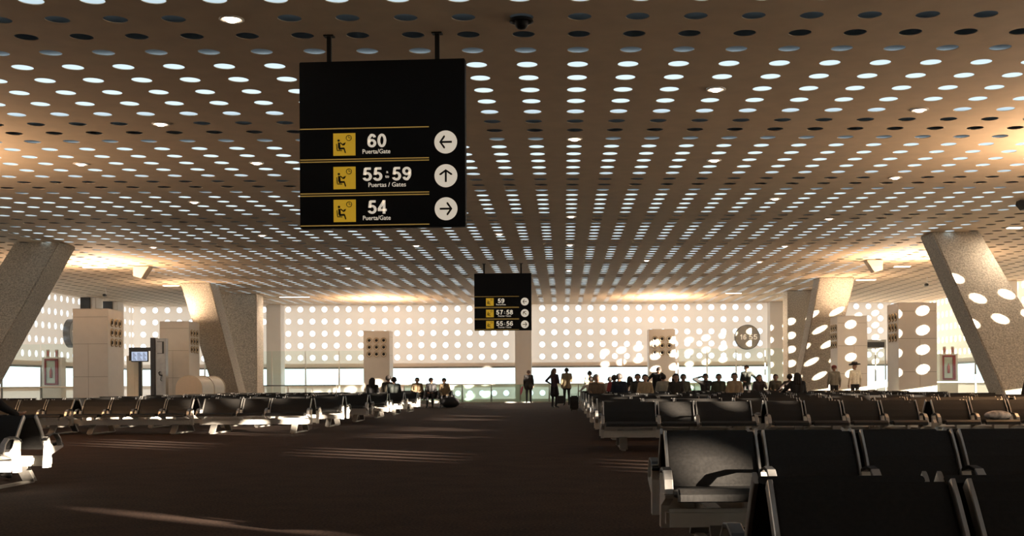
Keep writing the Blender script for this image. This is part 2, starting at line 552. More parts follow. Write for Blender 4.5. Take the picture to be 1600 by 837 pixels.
# ------------------------------------------------------------------ service boxes with air nozzles and uplights
def nozzle_mesh():
    q = MB()
    q.lathe([(0.140, 0.0), (0.140, 0.022), (0.128, 0.034), (0.116, 0.022)], M['ring'], 24)
    q.lathe([(0.116, 0.022), (0.095, 0.016), (0.07, 0.004)], M['cream'], 24)
    q.lathe([(0.07, 0.004), (0.055, 0.008), (0.0, 0.008)], M['throat'], 20)
    q.lathe([(0.05, 0.004), (0.052, 0.02), (0.03, 0.03), (0.0, 0.03)], M['throat'], 16)
    return q.mesh('air_nozzle', True)
NOZ = nozzle_mesh()
BH = 3.6
def service_box(loc, wx, wy, face, label, z=BH, noz=True, power=1.0):
    t = thing('service_tower', label, 'service tower', loc, 0, 'cream service towers')
    q = MB()
    q.box((-wx / 2 + 0.015, -wy / 2 + 0.015, 0), (wx / 2 - 0.015, wy / 2 - 0.015, z - 0.015), M['gap'])
    q.build('core', t)
    q = MB()
    g = 0.012
    def pan(u0, u1, z0, z1, side):
        if side in ('-y', '+y'):
            yy = (-wy / 2, -wy / 2 + 0.02) if side == '-y' else (wy / 2 - 0.02, wy / 2)
            q.box((u0 + g / 2, yy[0], z0 + g / 2), (u1 - g / 2, yy[1], z1 - g / 2), M['panel'])
        else:
            xx = (-wx / 2, -wx / 2 + 0.02) if side == '-x' else (wx / 2 - 0.02, wx / 2)
            q.box((xx[0], u0 + g / 2, z0 + g / 2), (xx[1], u1 - g / 2, z1 - g / 2), M['panel'])
    zs = [0, 1.32, 2.42, z - 0.28, z]
    for sd in ('-y', '+y', '-x', '+x'):
        hw = (wx if 'y' in sd else wy) / 2
        for a, c in zip(zs[:-1], zs[1:]):
            if sd == '-y' and face != '-y' and c <= 2.43:
                cut = hw * 0.12 if loc[0] > 0 else -hw * 0.12
                pan(-hw, cut, a, c, sd)
                pan(cut, hw, a, c, sd)
            elif face == sd:
                continue
            else:
                pan(-hw, hw, a, c, sd)
        if face == sd:
            pan(-hw, hw, 0, z, sd)
    q.box((-wx / 2, -wy / 2, z - 0.015), (wx / 2, wy / 2, z), M['panel'])
    q.build('casing', t)
    q = MB()
    q.lathe([(0.33, z), (0.33, z + 0.012), (0.30, z + 0.012), (0.28, z + 0.006), (0.0, z + 0.004)], M['darkframe'], 20)
    q.build('uplight_dish', t, label='dark uplight dish on the roof of the tower')
    if noz:
        for r_ in range(3):
            for c_ in range(3):
                o = bpy.data.objects.new('air_nozzle', NOZ)
                C.objects.link(o)
                o.parent = t
                zz = z - 0.46 - r_ * 0.335
                u = (c_ - 1) * 0.35
                if face == '-y':
                    o.location, o.rotation_euler = (u, -wy / 2, zz), (PI / 2, 0, 0)
                elif face == '+x':
                    o.location, o.rotation_euler = (wx / 2, u, zz), (0, PI / 2, 0)
                else:
                    o.location, o.rotation_euler = (-wx / 2, u, zz), (0, -PI / 2, 0)
    ld = bpy.data.lights.new('uplight', 'AREA')
    ld.shape = 'DISK'
    ld.size = 0.6
    ld.energy = UPLIGHT_W * power
    ld.color = (1.0, 0.69, 0.45)
    lo = bpy.data.objects.new('uplight', ld)
    C.objects.link(lo)
    lo.parent = t
    lo.location = (0, 0, z + 0.03)
    lo.rotation_euler = (PI, 0, 0)
    return t
service_box((-15.84, 39.6, 0), 1.18, 1.4, '+x', 'cream tower with air nozzles below the edge-on round clock', power=1.4)
service_box((-15.75, 47.7, 0), 1.19, 1.35, '+x', 'cream tower with air nozzles behind the dark telephone kiosk', power=0.28)
service_box((11.68, 39.0, 0), 1.26, 1.35, '-x', 'tall cream tower with oval sun patches down its front panels', power=1.25)
service_box((11.38, 46.4, 0), 1.18, 1.2, '-x', 'cream tower beside the leaning column, behind the man in the cowboy hat', power=0.28)
service_box((-9.1, 57.1, 0), 1.26, 1.2, '-y', 'cream tower at the far wall behind the seated trio of dark silhouettes', power=1.25)
service_box((4.79, 57.1, 0), 1.28, 1.2, '-y', 'cream tower at the far wall behind the standing dark-haired woman', power=1.25)
for x, y in ((-12.8, 19.6), (10.4, 19.6), (-16.3, 4.0), (12.3, 4.0)):  # unseen towers, added to carry the uplights beyond the frame
    service_box((x, y, 0), 1.25, 1.35, '+x' if x < 0 else '-x', 'cream service tower added out of view to carry an uplight', noz=False, power=(2.7 if x > 0 else 2.2) if y > 10 else 1.0)

# ------------------------------------------------------------------ hanging signs
def text_mesh(body, x0, x1, z0, z1, m, bold=0.0, yo=0.0):
    """text fitted to a box in the board's plane (x, z), facing -y"""
    cu = bpy.data.curves.new('lettering', 'FONT')
    cu.body = body
    cu.size = 1
    cu.offset = bold
    cu.extrude = 0.004
    cu.resolution_u = 3
    ob = bpy.data.objects.new('lettering', cu)
    C.objects.link(ob)
    dg = bpy.context.evaluated_depsgraph_get()
    me = bpy.data.meshes.new_from_object(ob.evaluated_get(dg))
    bpy.data.objects.remove(ob)
    bpy.data.curves.remove(cu)
    co = np.array([v.co[:] for v in me.vertices])
    lo, hi = co.min(0), co.max(0)
    q = np.empty_like(co)
    q[:, 0] = x0 + (co[:, 0] - lo[0]) / (hi[0] - lo[0]) * (x1 - x0)
    q[:, 2] = z0 + (co[:, 1] - lo[1]) / (hi[1] - lo[1]) * (z1 - z0)
    q[:, 1] = yo - co[:, 2]
    fs = [tuple(p.vertices) for p in me.polygons]
    bpy.data.meshes.remove(me)
    return q.tolist(), fs

def arc(cx, cy, rx, ry, a0, a1, n=20):
    return [(cx + rx * math.cos(R(a0 + (a1 - a0) * k / n)), cy + ry * math.sin(R(a0 + (a1 - a0) * k / n))) for k in range(n + 1)]
SIX = [arc(0.28, 0.31, 0.195, 0.225, 0, 360, 32), [(0.455, 0.74)] + arc(0.29, 0.74, 0.165, 0.175, 25, 110, 10) + arc(0.30, 0.50, 0.215, 0.38, 118, 200, 12)]
DIGITS = {
    '0': [arc(0.28, 0.5, 0.195, 0.415, 0, 360, 40)],
    '6': SIX,
    '9': [[(0.56 - x, 1 - y) for x, y in p] for p in SIX],
    '5': [[(0.50, 0.915), (0.135, 0.915)], [(0.165, 0.94), (0.115, 0.45)], [(0.12, 0.53)] + arc(0.275, 0.33, 0.20, 0.245, 125, -90, 24) + arc(0.28, 0.26, 0.20, 0.175, -95, -172, 8)],
    '4': [[(0.40, 0.96), (0.055, 0.32)], [(0.0, 0.275), (0.56, 0.275)], [(0.395, 1.0), (0.395, 0.0)]],
    '7': [[(0.03, 0.915), (0.55, 0.915)], [(0.49, 0.93), (0.33, 0.62), (0.21, 0.0)]],
    '8': [arc(0.28, 0.735, 0.165, 0.18, 0, 360, 30), arc(0.28, 0.29, 0.20, 0.205, 0, 360, 30)],
    '1': [[(0.36, 0.0), (0.36, 1.0)], [(0.36, 0.86), (0.12, 0.70)]],
}
def put_digits(q, txt, x0, x1, z0, z1, m, yo, wt=0.17):
    """bold upright numerals drawn as flat strokes"""
    n = len(txt)
    pitch = 0.64
    sx, sz = (x1 - x0) / (pitch * n - 0.08), z1 - z0
    for i, ch in enumerate(txt):
        for path in DIGITS[ch]:
            P = [Vector(p) for p in path]
            closed = (P[0] - P[-1]).length < 1e-4
            vs = []
            for k, p in enumerate(P):
                a = P[k - 1] if k > 0 else (P[-2] if closed else P[k])
                c = P[k + 1] if k < len(P) - 1 else (P[1] if closed else P[k])
                t = (c - a).normalized()
                nn = Vector((-t.y, t.x)) * wt / 2
                for sgn in (1, -1):
                    w_ = p + nn * sgn
                    for yy in (yo, yo - 0.006):
                        vs.append((x0 + (w_.x + i * pitch) * sx, yy, z0 + min(max(w_.y, 0), 1) * sz))
            fs = []
            for k in range(len(P) - 1):
                o, e = 4 * k, 4 * k + 4
                fs += [(o + 1, e + 1, e + 3, o + 3), (o, o + 2, e + 2, e), (o, e, e + 1, o + 1), (o + 2, o + 3, e + 3, e + 2)]
            if not closed:
                e = 4 * (len(P) - 1)
                fs += [(0, 1, 3, 2), (e, e + 2, e + 3, e + 1)]
            q.add(vs, fs, m)

def seated_icon(q, x, z, s, y):
    """a seated waiting figure with a book, and a clock, inside a square of side s at (x, z)"""
    def P(pts):
        q.prism([(x + u * s, z + v * s) for u, v in pts], 'y', y - 0.006, y, M['ink'])
    def disc(u, v, r, r2=None):
        n = 20
        if r2 is None:
            P([(u + r * math.cos(2 * PI * k / n), v + r * math.sin(2 * PI * k / n)) for k in range(n)])
        else:
            for k in range(n):
                a, c = 2 * PI * k / n, 2 * PI * (k + 1) / n
                P([(u + r * math.cos(a), v + r * math.sin(a)), (u + r * math.cos(c), v + r * math.sin(c)), (u + r2 * math.cos(c), v + r2 * math.sin(c)), (u + r2 * math.cos(a), v + r2 * math.sin(a))])
    disc(0.25, 0.67, 0.052)
    P([(0.22, 0.60), (0.31, 0.57), (0.33, 0.36), (0.22, 0.34)])
    P([(0.30, 0.56), (0.44, 0.45), (0.47, 0.49), (0.33, 0.60)])
    P([(0.42, 0.44), (0.52, 0.47), (0.57, 0.58), (0.47, 0.55)])
    P([(0.24, 0.35), (0.50, 0.36), (0.50, 0.28), (0.26, 0.26)])
    P([(0.45, 0.33), (0.52, 0.33), (0.58, 0.12), (0.53, 0.11), (0.49, 0.24)])
    P([(0.14, 0.52), (0.17, 0.53), (0.20, 0.27), (0.16, 0.25)])
    P([(0.17, 0.25), (0.40, 0.24), (0.40, 0.205), (0.17, 0.215)])
    disc(0.71, 0.78, 0.13, 0.105)
    P([(0.70, 0.78), (0.72, 0.78), (0.72, 0.87), (0.70, 0.87)])
    P([(0.70, 0.77), (0.79, 0.77), (0.79, 0.79), (0.70, 0.79)])

def arrow_disc(q, cx, cz, r, ang, y):
    n = 40
    q.prism([(cx + r * math.cos(2 * PI * k / n), cz + r * math.sin(2 * PI * k / n)) for k in range(n)], 'y', y - 0.006, y, M['cream_ink'])
    ca, sa = math.cos(ang), math.sin(ang)
    def P(pts):
        q.prism([(cx + (u * ca - v * sa) * r, cz + (u * sa + v * ca) * r) for u, v in pts], 'y', y - 0.011, y - 0.006, M['ink'])
    P([(-0.55, -0.085), (0.45, -0.085), (0.45, 0.085), (-0.55, 0.085)])
    for sg in (1, -1):
        P([(0.56, 0.0), (0.38, 0.0), (0.06, 0.42 * sg), (0.06, 0.56 * sg), (0.17, 0.56 * sg)])

def sign(loc, rz, rows, label, rod_x):
    """px-based layout of the board: 261 x 260 px, 130 px per metre; origin top left"""
    K = 130.0
    t = thing('hanging_sign', label, 'sign', loc, rz)
    X = lambda p: (p - 470 - 130.5) / K
    Z = lambda p: (356 - p) / K
    q = MB()
    q.box((X(470), -0.06, 0), (X(731), 0.06, 2.0), M['black'], 0.008)
    q.build('board', t)
    for rx in rod_x:
        q = MB()
        q.box((rx - 0.026, -0.02, 1.99), (rx + 0.026, 0.02, H - loc[2]), M['sign_bar'])
        q.box((rx - 0.06, -0.05, H - loc[2] - 0.015), (rx + 0.06, 0.05, H - loc[2]), M['sign_bar'])
        q.build('hanger_bar', t)
    y = -0.06
    for yy in (201, 249, 252.6, 302, 305.6, 352):
        q = MB()
        q.box((X(471), y - 0.004, Z(yy) - 0.006), (X(674.5), y, Z(yy) + 0.006), M['ochre'])
        q.build('stripe', t)
    for (kind, nums, ang), zs in zip(rows, ((208.5, 243.3), (260.7, 295.5), (311.9, 346.7))):
        q = MB()
        q.box((X(523.7), y - 0.005, Z(zs[1])), (X(558.8), y, Z(zs[0])), M['yellow'])
        seated_icon(q, X(523.7), Z(zs[1]), 35 / K, y - 0.005)
        q.build('pictogram', t)
        t0 = zs[0]
        q = MB()
        def put(s_, a, c, top, bot, bold):
            v, f = text_mesh(s_, X(a), X(c), Z(bot), Z(top), None, bold, y)
            q.add(v, f, M['cream_ink'])
        if len(nums) == 1:
            put_digits(q, nums[0], X(577.8), X(607.5), Z(t0 + 22.8), Z(t0 + 1.8), M['cream_ink'], y)
            put('Puerta/Gate', 570, 613.7, t0 + 25.5, t0 + 32.5, 0.004)
        else:
            put_digits(q, nums[0], X(570), X(601), Z(t0 + 22.8), Z(t0 + 1.8), M['cream_ink'], y)
            put_digits(q, nums[1], X(616.5), X(646.5), Z(t0 + 22.8), Z(t0 + 1.8), M['cream_ink'], y)
            put('a', 607.2, 610.4, t0 + 8, t0 + 11, 0.01)
            put('to', 605.5, 611.6, t0 + 14.5, t0 + 18.5, 0.01)
            put('Puertas / Gates', 579, 638, t0 + 25.3, t0 + 32.3, 0.004)
        q.build('gate_text', t)
        q = MB()
        arrow_disc(q, X(700.8), Z((zs[0] + zs[1]) / 2 - 0.6), 17.8 / K, ang, y)
        q.build('arrow_disc', t)
    return t
sign((-2.157, 13.97, 2.893), R(-4), [(1, ['60'], PI), (2, ['55', '59'], PI / 2), (1, ['54'], 0)],
     'large black hanging sign for gates 60, 55 to 59 and 54', (-0.65, 0.665))
sign((-2.12, 40.8, 2.87), R(-3), [(1, ['59'], PI), (2, ['57', '58'], PI * 0.75), (2, ['55', '56'], 0)],
     'small distant black hanging sign for gates 59, 57 to 58 and 55 to 56', (-0.66, 0.645))

# ------------------------------------------------------------------ benches
def slab_path(q, pts, x0, x1, th, m, edge=0.012):
    """a padded slab: a profile (y, z) polyline thickened by th, from x0 to x1"""
    P = [Vector((p[0], p[1])) for p in pts]
    n = []
    for i in range(len(P)):
        t = (P[min(i + 1, len(P) - 1)] - P[max(i - 1, 0)]).normalized()
        n.append(Vector((-t.y, t.x)))
    def ring(x, k):
        out = [(x, *(p + v * (th / 2 * k))) for p, v in zip(P, n)]
        out += [(x, *(p - v * (th / 2 * k))) for p, v in zip(reversed(P), reversed(n))]
        return out
    rings = [ring(x0, 0.35), ring(x0 + edge * 0.3, 0.8), ring(x0 + edge, 1), ring(x1 - edge, 1), ring(x1 - edge * 0.3, 0.8), ring(x1, 0.35)]
    N = 2 * len(P)
    vs = [v for r in rings for v in r]
    fs = [tuple(range(N))[::-1], tuple(range(5 * N, 6 * N))]
    for i in range(5):
        for k in range(N):
            fs.append((i * N + k, i * N + (k + 1) % N, (i + 1) * N + (k + 1) % N, (i + 1) * N + k))
    q.add(vs, fs, m)

BACK = [(0.335, 0.38), (0.322, 0.415), (0.285, 0.48), (0.225, 0.57), (0.155, 0.658), (0.108, 0.710)]
SEAT = [(0.315, 0.392), (0.42, 0.388), (0.56, 0.394), (0.70, 0.412), (0.765, 0.412), (0.795, 0.395), (0.80, 0.37)]
GAP = 0.062
def bench(kind, loc, label):
    widths = {'N4': [0.525] * 4, 'W3': [0.78, 0.52, 0.82]}[kind]
    t = thing('waiting_bench', label, 'bench', loc, 0, 'waiting benches')
    L = sum(widths) + GAP * (len(widths) + 1)
    x = -L / 2 + GAP / 2
    edges = [x]
    for sgn in (-1, 1):
        x = -L / 2 + GAP / 2
        for wd in widths:
            a, c = x + GAP / 2, x + GAP / 2 + wd
            q = MB()
            slab_path(q, [(sgn * p[0], p[1]) for p in BACK], a, c, 0.034, M['leather'])
            q.build('backrest', t)
            q = MB()
            slab_path(q, [(sgn * p[0], p[1]) for p in SEAT], a + 0.004, c - 0.004, 0.05, M['leather'])
            q.build('seat', t)
            x += wd + GAP
            if sgn == -1:
                edges.append(x)
        for k, ex in enumerate(edges):
            q = MB()
            # bracket, strut under the seat edge, two back strips, arm
            q.prism([(sgn * 0.275, 0.18), (sgn * 0.375, 0.18), (sgn * 0.385, 0.31), (sgn * 0.66, 0.375), (sgn * 0.665, 0.395), (sgn * 0.44, 0.385), (sgn * 0.365, 0.43),
                     (sgn * 0.33, 0.50), (sgn * 0.285, 0.50), (sgn * 0.305, 0.40)], 'x', ex - 0.024, ex + 0.024, M['paint'])
            for sx in (-1, 1):
                if (k == 0 and sx < 0) or (k == len(edges) - 1 and sx > 0):
                    continue
                xx = ex + sx * (GAP / 2 - 0.007)
                pts = [(sgn * (p[0] + 0.012), p[1] + 0.006) for p in BACK]
                slab_path(q, pts, xx - 0.009, xx + 0.009, 0.05, M['steel'], 0.003)
            arm = [(0.27, 0.468), (0.33, 0.505), (0.43, 0.525), (0.53, 0.515), (0.60, 0.47), (0.635, 0.395)]
            slab_path(q, [(sgn * p[0], p[1]) for p in arm[:4]], ex - 0.026, ex + 0.026, 0.022, M['armpad'], 0.004)
            slab_path(q, [(sgn * p[0], p[1]) for p in arm[3:]], ex - 0.026, ex + 0.026, 0.022, M['steel'], 0.004)
            q.build('side_frame', t)
        q = MB()
        q.box((-L / 2 + 0.03, sgn * 0.385, 0.19), (L / 2 - 0.03, sgn * 0.47, 0.295), M['paint'], 0.02)
        q.build('beam', t)
    for lx in (-L / 2 + 0.34, L / 2 - 0.34):
        q = MB()
        q.box((lx - 0.05, -0.40, 0.205), (lx + 0.05, 0.40, 0.275), M['leg'], 0.008)
        q.box((lx - 0.035, -0.66, 0.0), (lx + 0.035, 0.66, 0.028), M['leg'], 0.006)
        for sgn in (-1, 1):
            q.prism([(sgn * 0.40, 0.20), (sgn * 0.47, 0.20), (sgn * 0.655, 0.02), (sgn * 0.58, 0.02)], 'x', lx - 0.06, lx + 0.06, M['leg'])
        q.build('leg_frame', t)
    t['len'] = L
    return t

ORD = ['first', 'second', 'third', 'fourth', 'fifth', 'sixth', 'seventh', 'eighth', 'ninth', 'tenth']
slots = []      # free seats: (x, y, facing, row)
proto = {}
LEN = {'N4': 0.525 * 4 + GAP * 5, 'W3': 0.78 + 0.52 + 0.82 + GAP * 4}
WID = {'N4': [0.525] * 4, 'W3': [0.78, 0.52, 0.82]}
def place_bench(kind, xc, y, label, flip=False):
    if kind not in proto:
        proto[kind] = bench(kind, (xc, y, 0), label)
        t = proto[kind]
    else:
        t = dup(proto[kind], (xc, y, 0), 0, label)
    x = xc - LEN[kind] / 2 + GAP
    for wd in WID[kind]:
        for f in (-1, 1):
            slots.append((x + wd / 2, y, f))
        x += wd + GAP
    return t
ROWS = [3.56, 7.1, 18.0, 21.25, 24.8, 28.35, 31.9, 35.45, 39.0, 42.6]
XR0, XL0 = 0.55, -5.3
nk = 0
for r_, y in enumerate(ROWS):
    kinds = ['N4'] if y < 10 else (['W3', 'N4', 'N4'] if y < 34 else ['W3', 'N4', 'N4', 'N4'] if y < 41 else ['W3', 'N4', 'N4'])
    if 20 < y < 34:
        kinds = kinds + ['N4']
    x = XR0
    for k, kd in enumerate(kinds):
        pos = 'beside' if k == 0 else ORD[k] + ' from'
        place_bench(kd, x + LEN[kd] / 2, y, 'back-to-back black bench, %s row back on the cowboy-hat side, %s the aisle' % (ORD[r_], pos))
        x += LEN[kd] + 0.13
LROWS = [11.65, 24.8, 28.35, 31.9, 35.45, 39.0, 42.6, 50.0]
for r_, y in enumerate(LROWS):
    kinds = ['N4'] if y < 20 else (['W3', 'N4', 'N4', 'N4'] if y < 30 else ['W3', 'N4', 'N4'] if y < 48 else ['N4'])
    x = XL0 if y < 48 else -4.75
    for k, kd in enumerate(kinds):
        pos = 'beside' if k == 0 else ORD[k] + ' from'
        place_bench(kd, x - LEN[kd] / 2, y, 'back-to-back black bench, %s row back on the arched-counter side, %s the aisle' % (ORD[r_], pos))
        x -= LEN[kd] + 0.13

# ------------------------------------------------------------------ people
PM = {}
def pm(col, rough=0.8):
    k = tuple(round(c, 3) for c in col)
    if k not in PM:
        PM[k] = mat('cloth', col, rough, noise=0.12, scale=25)
    return PM[k]
SKIN = mat('skin', (0.42, 0.24, 0.16), 0.55, noise=0.05, scale=20)
SKIN_D = mat('skin_brown', (0.27, 0.15, 0.10), 0.55, noise=0.05, scale=20)
EYE_M = mat('eye_dark', (0.02, 0.015, 0.012), 0.3, noise=0.1, scale=40)
LIP_M = mat('lip', (0.30, 0.12, 0.10), 0.5, noise=0.05, scale=40)
SHOE = mat('shoe_black', (0.02, 0.018, 0.016), 0.5, noise=0.1, scale=30)

def capsule(q, a, c, ra, rc):
    a, c = Vector(a), Vector(c)
    n, rings = 10, []
    d = c - a
    L = d.length
    t = d.normalized() if L > 1e-6 else Vector((0, 0, 1))
    u = t.cross(Vector((0.31, 0.77, 0.55))).normalized()
    v = t.cross(u)
    prof = []
    for k in range(5):
        g = PI / 2 * (1 - k / 4)
        prof.append((-math.sin(g) * ra, max(math.cos(g) * ra, 0.001)))
    for k in range(5):
        g = PI / 2 * k / 4
        prof.append((L + math.sin(g) * rc, max(math.cos(g) * rc, 0.001)))
    vs = []
    for h, r in prof:
        vs += [a + t * h + (u * math.cos(2 * PI * k / n) + v * math.sin(2 * PI * k / n)) * r for k in range(n)]
    fs = [tuple(range(n)), tuple(range((len(prof) - 1) * n, len(prof) * n))[::-1]]
    for i in range(len(prof) - 1):
        for k in range(n):
            fs.append((i * n + k, (i + 1) * n + k, (i + 1) * n + (k + 1) % n, i * n + (k + 1) % n))
    q.add(vs, fs, SKIN)

def person(loc, rz, label, height=1.70, pose='stand', arms=('down', 'down'), top=(0.02, 0.02, 0.02), legs=(0.02, 0.02, 0.025), skin=None,
           hair='short', hair_col=(0.015, 0.01, 0.008), lean=0.0, turn=0.0, bulk=1.0, coat=0.0, skirt=0.0, tilt=0.0):
    """local axes: +y is where the figure faces; feet at z = 0"""
    skin = skin or SKIN
    k = height / 1.70
    J = {'pel': (0, 0, 0.94), 'wst': (0, 0.0, 1.08), 'chs': (0, 0.0, 1.28), 'nck': (0, 0.0, 1.44), 'jaw': (0, 0.035, 1.53), 'crn': (0, 0.01, 1.595)}
    for s, n in ((-1, 'L'), (1, 'R')):
        J['sh' + n] = (s * 0.165, -0.005, 1.385)
        a = arms[0 if s < 0 else 1]
        e, wr, hd = {
            'down': ((0.225, -0.03, 1.12), (0.24, 0.05, 0.90), (0.235, 0.075, 0.82)),
            'hip': ((0.40, -0.08, 1.16), (0.215, 0.03, 1.03), (0.16, 0.07, 1.0)),
            'front': ((0.235, 0.01, 1.12), (0.10, 0.20, 1.06), (0.03, 0.24, 1.07)),
            'lap': ((0.23, 0.03, 1.13), (0.13, 0.25, 1.03), (0.07, 0.31, 1.02)),
            'head': ((0.40, -0.02, 1.50), (0.17, -0.09, 1.58), (0.09, -0.12, 1.60)),
            'face': ((0.23, 0.16, 1.20), (0.10, 0.19, 1.42), (0.07, 0.17, 1.49)),
            'rest': ((0.33, 0.02, 1.22), (0.42, 0.18, 1.12), (0.44, 0.25, 1.12)),
        }[a]
        J['el' + n], J['wr' + n], J['hd' + n] = [(s * p[0], p[1], p[2]) for p in (e, wr, hd)]
        J['hip' + n], J['kn' + n], J['an' + n], J['to' + n] = (s * 0.085, 0, 0.90), (s * 0.10, 0.025, 0.50), (s * 0.10, -0.02, 0.09), (s * 0.125, 0.13, 0.04)
    J = {n: Vector(p) * k for n, p in J.items()}
    up = ['wst', 'chs', 'nck', 'jaw', 'crn'] + [p + n for p in ('sh', 'el', 'wr', 'hd') for n in 'LR']
    piv = J['pel'].copy()
    if lean:
        Rm = Matrix.Rotation(-lean, 3, 'X')
        for n in up:
            J[n] = piv + Rm @ (J[n] - piv)
    if tilt:
        Rm = Matrix.Rotation(-tilt, 3, 'X')
        for n in ('jaw', 'crn'):
            J[n] = J['nck'] + Rm @ (J[n] - J['nck'])
    if turn:
        Rm = Matrix.Rotation(turn, 3, 'Z')
        for n in ('jaw', 'crn'):
            c = J['nck']
            J[n] = c + Rm @ (J[n] - c)
    if pose == 'sit':
        dz = 0.545 - J['pel'].z
        for n in up + ['pel']:
            J[n].z += dz
        for s, n in ((-1, 'L'), (1, 'R')):
            J['hip' + n] = Vector((s * 0.09, 0.02, 0.525))
            J['kn' + n] = Vector((s * 0.115, 0.44, 0.51))
            J['an' + n] = Vector((s * 0.115, 0.46, 0.09))
            J['to' + n] = Vector((s * 0.13, 0.61, 0.04))
    B = bulk
    S = []
    def seg(a, c, ra, rc, m):
        S.append((J[a] if isinstance(a, str) else a, J[c] if isinstance(c, str) else c, ra * k, rc * k, m))
    T_, G_ = pm(top), pm(legs)
    mats = [skin, T_, G_, SHOE]
    for n, s in (('L', -1), ('R', 1)):
        off = Vector((s * 0.055 * k, 0, 0))
        seg(J['pel'] + off, J['wst'] + off * 0.9, 0.105 * B, 0.10 * B, 1 if True else 2)
        seg(J['wst'] + off * 0.9, J['chs'] + off * 1.25, 0.10 * B, 0.108 * B, 1)
        seg(J['chs'] + off * 1.25, 'sh' + n, 0.10 * B, 0.066 * B, 1)
        seg(J['nck'] - Vector((0, 0, 0.03 * k)), 'sh' + n, 0.06, 0.062 * B, 1)
        seg('sh' + n, 'el' + n, 0.060 * B, 0.048 * B, 1)
        seg('el' + n, 'wr' + n, 0.046 * B, 0.034, 1)
        seg('wr' + n, J['wr' + n].lerp(J['hd' + n], 0.75), 0.027, 0.036, 0)
        seg(J['pel'] + off, 'hip' + n, 0.10, 0.092, 2)
        seg('hip' + n, 'kn' + n, 0.088, 0.062, 2)
        seg('kn' + n, 'an' + n, 0.060, 0.045, 2)
        seg('an' + n, 'to' + n, 0.046, 0.036, 3)
        if coat:
            p2 = J['hip' + n].lerp(J['kn' + n], coat)
            seg('hip' + n, p2, 0.105 * B, 0.115 * B, 1)
        if skirt:
            p2 = J['hip' + n].lerp(J['kn' + n], skirt)
            seg('hip' + n, p2, 0.10, 0.125, 2)
            seg(p2, (J['hipL'].lerp(J['knL'], skirt) + J['hipR'].lerp(J['knR'], skirt)) / 2, 0.125, 0.12, 2)
    seg('nck', 'jaw', 0.052, 0.055, 0)
    seg('jaw', 'crn', 0.066, 0.093, 0)
    fw = (J['jaw'] - J['crn'])
    up_h = (J['crn'] - J['nck']).normalized()
    f = Vector((math.sin(-turn), math.cos(turn), 0))
    f = (f - up_h * f.dot(up_h)).normalized()
    rt = f.cross(up_h)
    hc = J['crn']
    seg(hc + f * 0.035 * k - up_h * 0.02 * k, hc + f * 0.085 * k - up_h * 0.04 * k, 0.05, 0.022, 0)
    for s in (-1, 1):
        seg(hc + rt * s * 0.085 * k - up_h * 0.02 * k, hc + rt * s * 0.1 * k - up_h * 0.04 * k, 0.022, 0.02, 0)
    q = MB()
    for a, c, ra, rc, m in S:
        capsule(q, a, c, ra, rc)
    tmp = bpy.data.objects.new('person', q.mesh('person'))
    C.objects.link(tmp)
    md = tmp.modifiers.new('r', 'REMESH')
    md.mode = 'VOXEL'
    md.voxel_size = 0.017
    ms = tmp.modifiers.new('s', 'SMOOTH')
    ms.factor = 0.5
    ms.iterations = 3
    dg = bpy.context.evaluated_depsgraph_get()
    me = bpy.data.meshes.new_from_object(tmp.evaluated_get(dg))
    old = tmp.data
    bpy.data.objects.remove(tmp)
    bpy.data.meshes.remove(old)
    nv = len(me.vertices)
    co = np.empty(nv * 3)
    me.vertices.foreach_get('co', co)
    co = co.reshape(-1, 3)
    npol = len(me.polygons)
    pc = np.empty(npol * 3)
    me.polygons.foreach_get('center', pc)
    pc = pc.reshape(-1, 3)
    best = np.full(npol, 9.0)
    mi = np.zeros(npol, int)
    trunk = np.zeros(npol, bool)
    for a, c, ra, rc, m in S:
        a, c = np.array(a), np.array(c)
        d = c - a
        L2 = max(d @ d, 1e-9)
        tt = np.clip((pc - a) @ d / L2, 0, 1)
        dist = np.linalg.norm(pc - a - tt[:, None] * d, axis=1) - (ra + (rc - ra) * tt)
        dist = dist - (0.004 if m == 1 else 0)
        sel = dist < best
        best[sel] = dist[sel]
        mi[sel] = m
        trunk[sel] = any(np.allclose(a, np.array(J[q_]), atol=0.07 * k) for q_ in ('pel', 'wst', 'chs', 'hipL', 'hipR'))
    hem = J['pel'].z - 0.035 * k
    if coat:
        hem = J['hipL'].lerp(J['knL'], coat).z - 0.04 * k
    low = trunk & (mi > 0) & (mi < 3) & (pc[:, 2] < J['wst'].z)
    mi[low] = np.where(pc[low, 2] > hem, 1, 2)
    V = co.tolist()
    F = [tuple(p.vertices) for p in me.polygons]
    bpy.data.meshes.remove(me)
    g = MB()
    g.mats = list(mats)
    g.v, g.f, g.m = [tuple(v) for v in V], F, mi.tolist()
    # fingers
    for n, s in (('L', -1), ('R', 1)):
        wr, hd = J['wr' + n], J['hd' + n]
        dr = (hd - wr).normalized()
        sd = dr.cross(Vector((0, 0.3, 1)) if abs(dr.z) < 0.8 else Vector((1, 0, 0))).normalized()
        if abs(dr.z) >= 0.8:
            sd = Vector((0, 1, 0))
        nr = dr.cross(sd).normalized()
        if nr.dot(Vector((-s, 0, 0))) < 0:
            nr = -nr
        base = wr.lerp(hd, 0.8)
        for i_, (o_, ln) in enumerate(((-0.027, 0.062), (-0.009, 0.075), (0.009, 0.078), (0.027, 0.070))):
            p0 = base + sd * o_ * k
            p1 = p0 + dr * ln * 0.62 * k + nr * 0.006
            p2 = p1 + (dr * 0.8 + nr * 0.6).normalized() * ln * 0.5 * k
            g.tube([p0, p1, p2], [0.0098 * k, 0.009 * k, 0.0065 * k], skin, 6)
        p0 = wr.lerp(hd, 0.35) + sd * 0.03 * k
        p1 = p0 + (dr * 0.6 + sd * 0.7).normalized() * 0.035 * k
